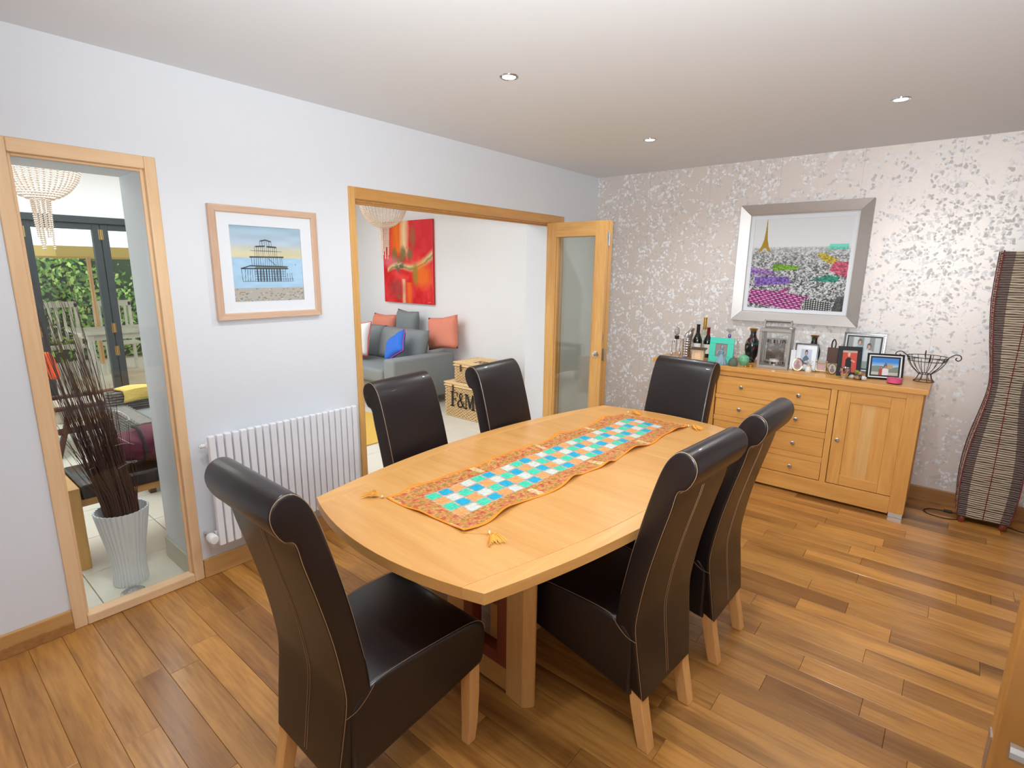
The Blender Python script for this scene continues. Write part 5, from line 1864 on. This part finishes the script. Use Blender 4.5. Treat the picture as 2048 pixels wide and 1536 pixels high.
# ---- wicker hampers
def hamper(name, label, loc, rz, w, d, h, lid, letters=False):
    t = thing(name, label, 'hamper', loc, rz, 'wicker hampers')
    rows = int((h - lid) / 0.016)
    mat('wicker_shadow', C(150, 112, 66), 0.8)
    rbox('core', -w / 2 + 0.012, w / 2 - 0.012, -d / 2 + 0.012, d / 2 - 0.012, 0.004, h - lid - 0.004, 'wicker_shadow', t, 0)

    def perim(n_, ex=0.0):
        pts = []
        L_ = [(-w / 2, -d / 2, w / 2, -d / 2), (w / 2, -d / 2, w / 2, d / 2), (w / 2, d / 2, -w / 2, d / 2), (-w / 2, d / 2, -w / 2, -d / 2)]
        nm = [(0, -1), (1, 0), (0, 1), (-1, 0)]
        for (x0, y0, x1, y1), n2 in zip(L_, nm):
            ln = math.hypot(x1 - x0, y1 - y0)
            k = max(4, int(ln / 0.022) // 2 * 2)
            for i in range(k):
                f = (i + 0.5) / k
                pts.append((x0 + (x1 - x0) * f, y0 + (y1 - y0) * f, n2))
        return pts
    pp_ = perim(0)
    mb = MB()
    for r_ in range(rows):
        z = 0.010 + r_ * 0.016
        mb.tube([(x + n2[0] * (0.007 if (i + r_) % 2 else -0.005), y + n2[1] * (0.007 if (i + r_) % 2 else -0.005), z) for i, (x, y, n2) in enumerate(pp_)], 0.0062, 5, closed=True)
    wv = mb.build('weave', 'wicker', t, smooth=True)
    wv['kind'] = 'stuff'
    # lid: frame rods with woven top
    lt = MB()
    for z in (h - lid + 0.006, h - 0.008):
        lt.tube([(-w / 2 - 0.006, -d / 2 - 0.006, z), (w / 2 + 0.006, -d / 2 - 0.006, z), (w / 2 + 0.006, d / 2 + 0.006, z), (-w / 2 - 0.006, d / 2 + 0.006, z)], 0.009, 6, closed=True)
    k = int(d / 0.017)
    for i in range(k):
        y = -d / 2 + d * (i + 0.5) / k
        lt.tube([(-w / 2 + w * q / 16, y, h - 0.008 + (0.004 if (q + i) % 2 else -0.003)) for q in range(17)], 0.006, 5)
    zz = h - lid + 0.012
    while zz < h - 0.012:
        lt.tube([(x * 1.01, y * 1.01, zz) for x, y, _ in pp_], 0.006, 5, closed=True)
        zz += 0.013
    lt.box(-w / 2, w / 2, -d / 2, d / 2, h - lid + 0.01, h - 0.014)
    ld = lt.build('lid', 'wicker', t, smooth=True, angle=60)
    for s in (-0.28, 0.28):
        st_ = MB()
        st_.box(s * w - 0.011, s * w + 0.011, -d / 2 - 0.018, -d / 2 - 0.012, h - lid - 0.05, h - lid + 0.02)
        st_.build('strap', 'dark_wood', t, bevel=0.001)
    for s in (-1, 1):
        MB().tube(crom([(s * (w / 2 + 0.005), -0.06, h * 0.62), (s * (w / 2 + 0.03), -0.05, h * 0.60), (s * (w / 2 + 0.035), 0, h * 0.58), (s * (w / 2 + 0.03), 0.05, h * 0.60), (s * (w / 2 + 0.005), 0.06, h * 0.62)], 4), 0.008, 6).build('rope_handle', 'wicker', t, smooth=True)
    return t


def letters(parent, x, z, s, y, mtl, flat=False):
    """F & M in a bold serif; upright on the front (or lying on a lid)"""
    def P(px, pz):
        return (x + px * s, z + pz * s)

    def put(nm, polys):
        mb = MB()
        for poly in polys:
            pts = [P(a, b) for a, b in poly]
            if flat:
                mb.prism(pts, lambda a, b: (a, b, y), lambda a, b: (a, b, y + 0.002))
            else:
                mb.prism(pts, lambda a, b: (a, y, b), lambda a, b: (a, y + 0.003, b))
        mb.build(nm, mtl, parent)
    rect = lambda a, b, c, d_: [(a, c), (b, c), (b, d_), (a, d_)]
    put('letter', [rect(0.10, 0.26, 0, 1), rect(0.0, 0.36, 0, 0.06), rect(0.0, 0.66, 0.94, 1.0), rect(0.60, 0.66, 0.72, 0.94), rect(0.26, 0.48, 0.47, 0.54), rect(0.45, 0.50, 0.38, 0.63)])
    put('letter', [rect(1.40, 1.48, 0, 1), rect(1.32, 1.56, 0, 0.06), rect(1.32, 1.50, 0.94, 1), [(1.48, 1.0), (1.62, 1.0), (1.86, 0.25), (1.78, 0.05), (1.74, 0.05)], [(1.80, 0.05), (1.84, 0.05), (2.10, 1.0), (2.02, 1.0), (1.78, 0.20)], rect(2.00, 2.16, 0, 1), rect(1.92, 2.24, 0, 0.06), rect(2.00, 2.24, 0.94, 1)])
    # ampersand as a ribbon
    cv = crom([(1.30, 0.02, 0), (1.14, 0.18, 0), (0.92, 0.58, 0), (0.86, 0.80, 0), (0.98, 0.96, 0), (1.10, 0.82, 0), (1.02, 0.62, 0), (0.78, 0.42, 0), (0.68, 0.22, 0), (0.78, 0.05, 0), (0.98, 0.04, 0), (1.16, 0.20, 0), (1.26, 0.44, 0)], 5)
    wd = np.interp(np.linspace(0, 1, len(cv)), [0, 0.1, 0.25, 0.4, 0.5, 0.65, 0.8, 1], [0.03, 0.06, 0.06, 0.025, 0.03, 0.065, 0.05, 0.025])
    top_, bot = [], []
    mb = MB()
    for i in range(len(cv) - 1):
        p, q = cv[i], cv[i + 1]
        tt = (q - p).normalized()
        n_ = Vector((-tt.y, tt.x))
        quad = [P(p.x + n_.x * wd[i], p.y + n_.y * wd[i]), P(q.x + n_.x * wd[i + 1], q.y + n_.y * wd[i + 1]), P(q.x - n_.x * wd[i + 1], q.y - n_.y * wd[i + 1]), P(p.x - n_.x * wd[i], p.y - n_.y * wd[i])]
        if flat:
            mb.prism(quad, lambda a, b: (a, b, y), lambda a, b: (a, b, y + 0.002))
        else:
            mb.prism(quad, lambda a, b: (a, y, b), lambda a, b: (a, y + 0.003, b))
    mb.build('letter', mtl, parent)


h1 = hamper('wicker_hamper', 'lower wicker hamper lettered F&M in black beside the sofa', (-1.085, 4.12, 0), 0, 0.60, 0.46, 0.375, 0.045)
letters(h1, -0.205, 0.120, 0.160, -0.246, 'black_paint')
h2 = hamper('wicker_hamper', 'smaller wicker hamper stacked on top of the lettered one', (-1.05, 4.13, 0.378), 0, 0.48, 0.38, 0.215, 0.045)
letters(h2, -0.05, -0.10, 0.11, 0.2135, 'dark_wood', True)

# rug
mat('rug_yellow', C(236, 190, 90), 0.95, bump=0.6, bscale=300, var=0.12)
tag(rbox('rug', -2.85, -1.12, 1.95, 3.36, 0.001, 0.012, 'rug_yellow', None, 0.004), 'plain mustard yellow rug on the cream tiles', 'rug')


# ---- bead chandeliers
def chandelier(x, y, label):
    t = thing('bead_chandelier', label, 'chandelier', (x, y, 0), 0, 'pair of bead chandeliers')
    MB().lathe([(0, 2.655), (0.05, 2.655), (0.055, 2.645), (0.01, 2.635), (0.006, 2.42), (0, 2.42)], 16).build('rose_and_rod', 'chrome', t, smooth=True)
    for r_, z in ((0.205, 2.40), (0.05, 2.02)):
        MB().tube([(r_ * math.cos(2 * math.pi * q / 32), r_ * math.sin(2 * math.pi * q / 32), z) for q in range(32)], 0.006, 6, closed=True).build('hoop', 'chrome', t, smooth=True)
    oc = [(0, 0, 1), (1, 0, 0), (0, 1, 0), (-1, 0, 0), (0, -1, 0), (0, 0, -1)]
    of = [(0, 1, 2), (0, 2, 3), (0, 3, 4), (0, 4, 1), (5, 2, 1), (5, 3, 2), (5, 4, 3), (5, 1, 4)]

    def beads(mb, pts, r_):
        for p in pts:
            mb.add([(p[0] + a * r_, p[1] + b * r_, p[2] + c * r_) for a, b, c in oc], of)
    mb = MB()
    for k in range(40):
        a = 2 * math.pi * k / 40
        for q in range(30):
            f = q / 29
            z = 2.40 - 0.42 * f ** 0.9
            rr = 0.205 * math.sqrt(max(0.0, 1 - (f * 0.97) ** 3)) + 0.012 + (0.03 * math.sin(math.pi * f))
            beads(mb, [(rr * math.cos(a), rr * math.sin(a), z)], 0.0098)
    o = mb.build('bead_basket', 'crystal', t)
    o['kind'] = 'stuff'
    mb = MB()
    for k in range(12):
        a = 2 * math.pi * k / 12
        n_ = 19 + (k % 4) * 3
        for q in range(n_):
            beads(mb, [((0.052 - 0.0006 * q) * math.cos(a), (0.052 - 0.0006 * q) * math.sin(a), 2.02 - q * 0.0135)], 0.0085)
    o = mb.build('bead_tail', 'crystal', t)
    o['kind'] = 'stuff'


chandelier(-2.0, 0.855, 'crystal bead chandelier seen through the tall fixed pane')
chandelier(-2.0, 3.625, 'crystal bead chandelier hanging before the red painting')

# ---- vase of twigs behind the pane
vs_ = thing('ribbed_vase', 'tall white ribbed vase on the tiles behind the pane', 'vase', (-0.245, 0.655, 0))
MB().lathe([(0, 0.002), (0.070, 0), (0.074, 0.010), (0.070, 0.07), (0.072, 0.13), (0.082, 0.21), (0.096, 0.29), (0.108, 0.365), (0.112, 0.392), (0.106, 0.392), (0.100, 0.36), (0.088, 0.29), (0.072, 0.2), (0, 0.18)], 192, rib=0.028, ribn=32).build('body', 'ceramic_white', vs_, smooth=True, angle=60)
tw = MB()
for k in range(270):
    a = rng.uniform(0, 2 * math.pi)
    r_ = 0.06 * math.sqrt(rng.random())
    b = Vector((r_ * math.cos(a), r_ * math.sin(a), 0.19))
    m_ = Vector((r_ * 1.25 * math.cos(a), r_ * 1.25 * math.sin(a), 0.42))
    hgt = rng.uniform(0.60, 1.24) if k % 6 else rng.uniform(1.2, 1.58)
    spread = rng.uniform(0.02, 0.13)
    tip = Vector((spread * math.cos(a) + rng.uniform(-0.02, 0.02), spread * math.sin(a) - 0.115 * (hgt / 1.2) ** 1.4 + rng.uniform(-0.03, 0.03), hgt))
    tip.x = min(tip.x, 0.16)
    tip.y = max(-0.205, min(0.175, tip.y))
    mid = m_.lerp(tip, 0.5) + Vector((rng.uniform(-0.02, 0.02), rng.uniform(-0.012, 0.012), 0))
    r0_ = rng.uniform(0.0020, 0.0040)
    tw.tube(crom([b, m_, mid, tip], 3), [r0_ * (1 - 0.75 * i / 9) for i in range(10)], 4)
tw_o = tw.build('twig_bundle', 'twig', None, (-0.245, 0.655, 0.002), smooth=True)
tag(tw_o, 'bundle of bare brown twigs standing in the white ribbed vase', 'twigs')
tw_o['kind'] = 'stuff'
mat('fairy_wire', C(214, 214, 210), 0.3, 0.8)
fw_ = MB()
for (z, ph) in ((0.62, 0.0), (0.72, 1.0), (0.85, 2.2)):
    fw_.tube([((0.085 + 0.012 * math.sin(3 * q * 0.26 + ph)) * math.cos(q * 0.26), (0.085 + 0.02 * math.sin(2 * q * 0.26)) * math.sin(q * 0.26) - 0.03 * (z - 0.4), z + 0.018 * math.sin(q * 0.7 + ph)) for q in range(20)], 0.0011, 4)
tag(fw_.build('fairy_light_wire', 'fairy_wire', None, (-0.245, 0.655, 0)), 'thin silver wire wound around the twigs', 'wire')
t = thing('floor_uplight', 'round steel light set in the tiles before the vase', 'floor light', (-0.125, 0.628, 0))
MB().lathe([(0.0, 0.0005), (0.050, 0.0005), (0.050, 0.004), (0.042, 0.009), (0.024, 0.007), (0, 0.007)], 36).build('bezel', 'steel', t, smooth=True)
MB().lathe([(0, 0.0072), (0.020, 0.0072), (0.017, 0.0095), (0, 0.0100)], 24).build('lens', 'chrome', t, smooth=True)

# ---- bench
bn = thing('bench', 'oak bench with a dark leather pad behind the vase', 'bench', (-0.73, 1.15, 0))
rbox('seat_pad', -0.20, 0.20, -0.585, 0.585, 0.375, 0.455, 'leather', bn, 0.018, 3)
for y in (-0.645, 0.590):
    rbox('leg', -0.20, 0.20, y, y + 0.055, 0, 0.445, 'oak_z', bn, 0.004)
rbox('seat_rail', -0.18, 0.18, -0.59, 0.59, 0.335, 0.374, 'oak_y', bn, 0.003)
# burgundy bag
mat('burgundy', C(98, 34, 50), 0.8, bump=0.3, bscale=80)
mat('burgundy_dark', C(44, 26, 34), 0.7)
bg_ = thing('holdall', 'burgundy soft holdall lying on the bench', 'bag', (-0.73, 0.98, 0.468))
mb = MB()
P = []
for i in range(17):
    y = -0.24 + 0.48 * i / 16
    e = (1 - (abs(y) / 0.245) ** 4) ** 0.5
    row = []
    for j in range(21):
        a = 2 * math.pi * j / 20
        zz = math.sin(a)
        row.append((0.145 * e * math.copysign(abs(math.cos(a)) ** 0.7, math.cos(a)), y, 0.085 + 0.085 * e * (math.copysign(abs(zz) ** 0.6, zz)) + 0.010 * math.sin(y * 24 + a)))
    P.append(row)
mb.grid(P)
mb.build('body', 'burgundy', bg_, smooth=True)
for y in (-0.10, 0.10):
    MB().tube(crom([(0.14, y, 0.03), (0.152, y, 0.09), (0.09, y, 0.166), (0.03, y, 0.19), (-0.04, y, 0.184)], 4), 0.010, 6).build('strap', 'burgundy_dark', bg_, smooth=True)

# ---- woven armchair with a mustard throw
mat('grey_wicker', C(126, 122, 116), 0.75, var=0.3, bscale=50)
wc = thing('woven_armchair', 'grey woven armchair behind the bench', 'armchair', (-1.72, 1.48, 0), R(0))


def woven(name, x0, x1, y0, y1, z0, z1, parent, sp=0.02):
    mb = MB()
    mb.box(x0 + 0.008, x1 - 0.008, y0 + 0.008, y1 - 0.008, z0, z1 - 0.008)
    pts = []
    for (a, b, c, d_, n_) in [(x0, y0, x1, y0, (0, -1)), (x1, y0, x1, y1, (1, 0)), (x1, y1, x0, y1, (0, 1)), (x0, y1, x0, y0, (-1, 0))]:
        k = max(4, int(math.hypot(c - a, d_ - b) / 0.026) // 2 * 2)
        for i in range(k):
            f = (i + 0.5) / k
            pts.append((a + (c - a) * f, b + (d_ - b) * f, n_))
    z, r_ = z0 + 0.008, 0
    while z < z1:
        mb.tube([(x + n_[0] * (0.005 if (i + r_) % 2 else -0.004), y + n_[1] * (0.005 if (i + r_) % 2 else -0.004), z) for i, (x, y, n_) in enumerate(pts)], 0.0075, 5, closed=True)
        z += sp
        r_ += 1
    o = mb.build(name, 'grey_wicker', parent, smooth=True, angle=60)
    return o


woven('back', -0.38, -0.30, -0.42, 0.42, 0.12, 0.61, wc)
woven('arm', -0.30, 0.36, -0.42, -0.32, 0.12, 0.52, wc)
woven('arm', -0.30, 0.36, 0.32, 0.42, 0.12, 0.52, wc)
woven('seat', -0.30, 0.34, -0.32, 0.32, 0.16, 0.36, wc)
rbox('seat_cushion', -0.29, 0.35, -0.31, 0.31, 0.366, 0.47, 'cushion_grey', wc, 0.03, 3)
for sx in (-0.34, 0.32):
    for sy in (-0.38, 0.38):
        rbox('leg', sx - 0.02, sx + 0.02, sy - 0.02, sy + 0.02, 0, 0.122, 'dark_wood', wc, 0.003)
mat('mustard', C(222, 192, 104), 0.9, bump=0.6, bscale=90, var=0.12)
mb = MB()
P = []
for i in range(21):
    f = i / 20
    row = []
    for j in range(25):
        y = -0.34 + 0.62 * j / 24
        prof_ = [(-0.412, 0.48), (-0.408, 0.58), (-0.38, 0.622), (-0.34, 0.624), (-0.285, 0.615), (-0.272, 0.53)]
        k = f * 5
        a = int(min(k, 4))
        q = k - a
        x = prof_[a][0] * (1 - q) + prof_[a + 1][0] * q
        z = prof_[a][1] * (1 - q) + prof_[a + 1][1] * q
        row.append((x + 0.012 * math.sin(y * 30 + f * 3) - (0.0 if f < 0.5 else -0.012), y + 0.02 * math.sin(f * 9), z + 0.008 + 0.008 * math.sin(y * 21)))
    P.append(row)
mb.grid(P)
th = mb.build('throw', 'mustard', None, (-1.72, 1.48, 0), smooth=True)
so = th.modifiers.new('thickness', 'SOLIDIFY')
so.thickness = 0.008
so.offset = 1
tag(th, 'mustard yellow throw over the woven armchair back', 'throw')

# ---- wooden lounge chair with beige upholstery by the garden doors
lg = thing('lounge_chair', 'dark wooden framed lounge chair with beige upholstery', 'armchair', (-2.95, 1.15, 0), R(0))
mat('beige_fabric', C(214, 200, 180), 0.9, bump=0.3, bscale=300)
for sx in (-0.26, 0.26):
    mb = MB()
    mb.tube([(sx, -0.32, 0.0), (sx, -0.20, 0.40)], 0.022, 8)
    mb.build('leg', 'dark_wood', lg, smooth=True)
    mb = MB()
    mb.tube([(sx, 0.34, 0.0), (sx, 0.22, 0.40)], 0.022, 8)
    mb.build('leg', 'dark_wood', lg, smooth=True)
    rbox('side_rail', sx - 0.02, sx + 0.02, -0.30, 0.32, 0.20, 0.245, 'dark_wood', lg, 0.004)
    rbox('arm_rest', sx - 0.03, sx + 0.03, -0.30, 0.32, 0.395, 0.425, 'dark_wood', lg, 0.006)
rbox('seat', -0.235, 0.235, -0.30, 0.30, 0.27, 0.40, 'beige_fabric', lg, 0.04, 3)
o = rbox('backrest', -0.235, 0.235, -0.06, 0.06, 0, 0.30, 'beige_fabric', lg, 0.04, 3, (0, -0.32, 0.34), (R(14), 0, 0))
mat('orange_fabric', C(246, 96, 46), 0.85)
mat('mustard_fabric', C(206, 170, 60), 0.85)
cushion('bright orange cushion in the lounge chair', 'orange_fabric', 0.28, 0.24, 0.12, (-2.80, 0.835, 0.765), (R(12), 0, R(24)), 'cushions in the lounge chair')
cushion('mustard cushion behind the orange one', 'mustard_fabric', 0.26, 0.26, 0.12, (-3.09, 0.850, 0.775), (R(12), 0, R(-10)), 'cushions in the lounge chair')

# ================================================================== THE GARDEN
mat('patio', C(196, 178, 160), 0.8, var=0.1, bscale=4)
gr = struct(rbox('ground', -14, X3 - 0.12, -5, 9, -0.12, -0.03, 'patio', bevel=0), 'pale paved patio outside the garden doors')
mat('parasol_white', C(240, 240, 236), 0.8)
mat('parasol_edge', C(214, 180, 96), 0.8)
ps = thing('parasol', 'large white parasol with a yellow valance over the patio', 'parasol', (-6.2, 2.0, -0.03))
mb = MB()
ns = 8
rim_ = [(1.55 * math.cos(2 * math.pi * (k + 0.5) / ns), 1.55 * math.sin(2 * math.pi * (k + 0.5) / ns), 1.78) for k in range(ns)]
apex = (0, 0, 2.28)
mb.add([apex] + rim_, [(0, k + 1, (k + 1) % ns + 1) for k in range(ns)])
cn = mb.build('canopy', 'parasol_white', ps)
so = cn.modifiers.new('thickness', 'SOLIDIFY')
so.thickness = 0.004
mb = MB()
for k in range(ns):
    a, b = rim_[k], rim_[(k + 1) % ns]
    mb.add([a, b, (b[0], b[1], b[2] - 0.11), (a[0], a[1], a[2] - 0.11)], [(0, 1, 2, 3)])
vl = mb.build('valance', 'parasol_edge', ps)
so = vl.modifiers.new('thickness', 'SOLIDIFY')
so.thickness = 0.004
MB().tube([(0, 0, 0.0), (0, 0, 2.30)], 0.024, 10).build('pole', 'oak_z', ps, smooth=True)
for k in range(ns):
    MB().tube([(0, 0, 2.20), (rim_[k][0] * 0.97, rim_[k][1] * 0.97, 1.765)], 0.010, 6).build('rib', 'oak_z', ps, smooth=True)
MB().lathe([(0, 0), (0.24, 0), (0.24, 0.05), (0.05, 0.09), (0.04, 0.25), (0, 0.25)], 20).build('base', 'grout', ps, smooth=True)
gt = thing('patio_table', 'weathered slatted patio table under the parasol', 'table', (-5.75, 2.25, -0.03))
for k in range(8):
    rbox('slat', -0.40 + k * 0.1, -0.40 + k * 0.1 + 0.088, -0.62, 0.62, 0.735, 0.765, 'grey_wood', gt, 0.003)
for sx in (-0.34, 0.34):
    for sy in (-0.52, 0.52):
        rbox('leg', sx - 0.03, sx + 0.03, sy - 0.03, sy + 0.03, 0, 0.735, 'grey_wood', gt, 0.003)
rbox('apron', -0.34, 0.34, -0.52, 0.52, 0.66, 0.7345, 'grey_wood', gt, 0.003)


def garden_chair(x, y, rz, lab):
    t = thing('garden_chair', lab, 'chair', (x, y, -0.03), rz, 'garden chairs')
    for sx in (-0.22, 0.22):
        rbox('back_leg', sx - 0.02, sx + 0.02, -0.24, -0.20, 0, 1.04, 'grey_wood', t, 0.003)
        rbox('front_leg', sx - 0.02, sx + 0.02, 0.18, 0.22, 0, 0.43, 'grey_wood', t, 0.003)
    for k in range(5):
        rbox('back_slat', -0.16 + k * 0.08 - 0.016, -0.16 + k * 0.08 + 0.016, -0.23, -0.21, 0.50, 0.98, 'grey_wood', t, 0.002)
    rbox('top_rail', -0.24, 0.24, -0.24, -0.20, 0.98, 1.06, 'grey_wood', t, 0.004)
    for k in range(5):
        rbox('seat_slat', -0.24, 0.24, -0.20 + k * 0.084, -0.20 + k * 0.084 + 0.07, 0.43, 0.45, 'grey_wood', t, 0.003)


garden_chair(-6.86, 2.40, R(-90), 'weathered garden chair behind the patio table, by the parasol pole')
garden_chair(-6.86, 1.74, R(-90), 'weathered garden chair behind the patio table, behind the twigs')
stl = thing('stool', 'small white painted stool on the patio', 'stool', (-5.15, 2.42, -0.03))
mat('stool_white', C(240, 240, 240), 0.5)
rbox('seat', -0.18, 0.18, -0.18, 0.18, 0.40, 0.43, 'stool_white', stl, 0.004)
for sx in (-0.15, 0.15):
    for sy in (-0.15, 0.15):
        rbox('leg', sx - 0.02, sx + 0.02, sy - 0.02, sy + 0.02, 0, 0.40, 'stool_white', stl, 0.003)
    rbox('stretcher', sx - 0.012, sx + 0.012, -0.13, 0.13, 0.14, 0.17, 'stool_white', stl, 0.003)
# hedge
mat('leaf_a', C(132, 172, 66), 0.6)
mat('leaf_b', C(96, 142, 62), 0.6)
mat('leaf_c', C(176, 206, 104), 0.6)
mat('hedge_core', C(44, 66, 34), 0.9)
hg = thing('hedge', 'tall leafy green hedge at the end of the garden', 'hedge', (-8.9, 3.0, -0.03))
P = []
for i in range(20):
    y = -4.2 + 8.4 * i / 19
    row = []
    for j in range(14):
        a = math.pi * j / 13
        row.append((0.42 * math.cos(a) * (1 + 0.15 * math.sin(y * 3 + j)), y, 3.05 * math.sin(a) ** 0.4 if 0 < j < 13 else 0))
    P.append(row)
MB().grid(P).build('branches', 'hedge_core', hg, smooth=True)
for nm in ('leaf_a', 'leaf_b', 'leaf_c'):
    mb = MB()
    for k in range(6500):
        y = rng.uniform(-4.3, 4.3)
        z = rng.uniform(0.0, 3.3)
        x = 0.50 + 0.16 * math.sin(y * 2.3 + z * 3) + rng.uniform(-0.14, 0.14)
        s = rng.uniform(0.03, 0.065)
        q = Matrix.Translation((x, y, z)) @ Matrix.Rotation(rng.uniform(0, 6.3), 4, 'X') @ Matrix.Rotation(rng.uniform(-1, 1), 4, 'Z') @ Matrix.Rotation(rng.uniform(-1, 1), 4, 'Y')
        mb.add([(0, -s, 0), (0.004, 0, -s * 0.5), (0, s, 0), (0.004, 0, s * 0.5)], [(0, 1, 2, 3)], q)
    o = mb.build('leaves', nm, hg)
    o['kind'] = 'stuff'
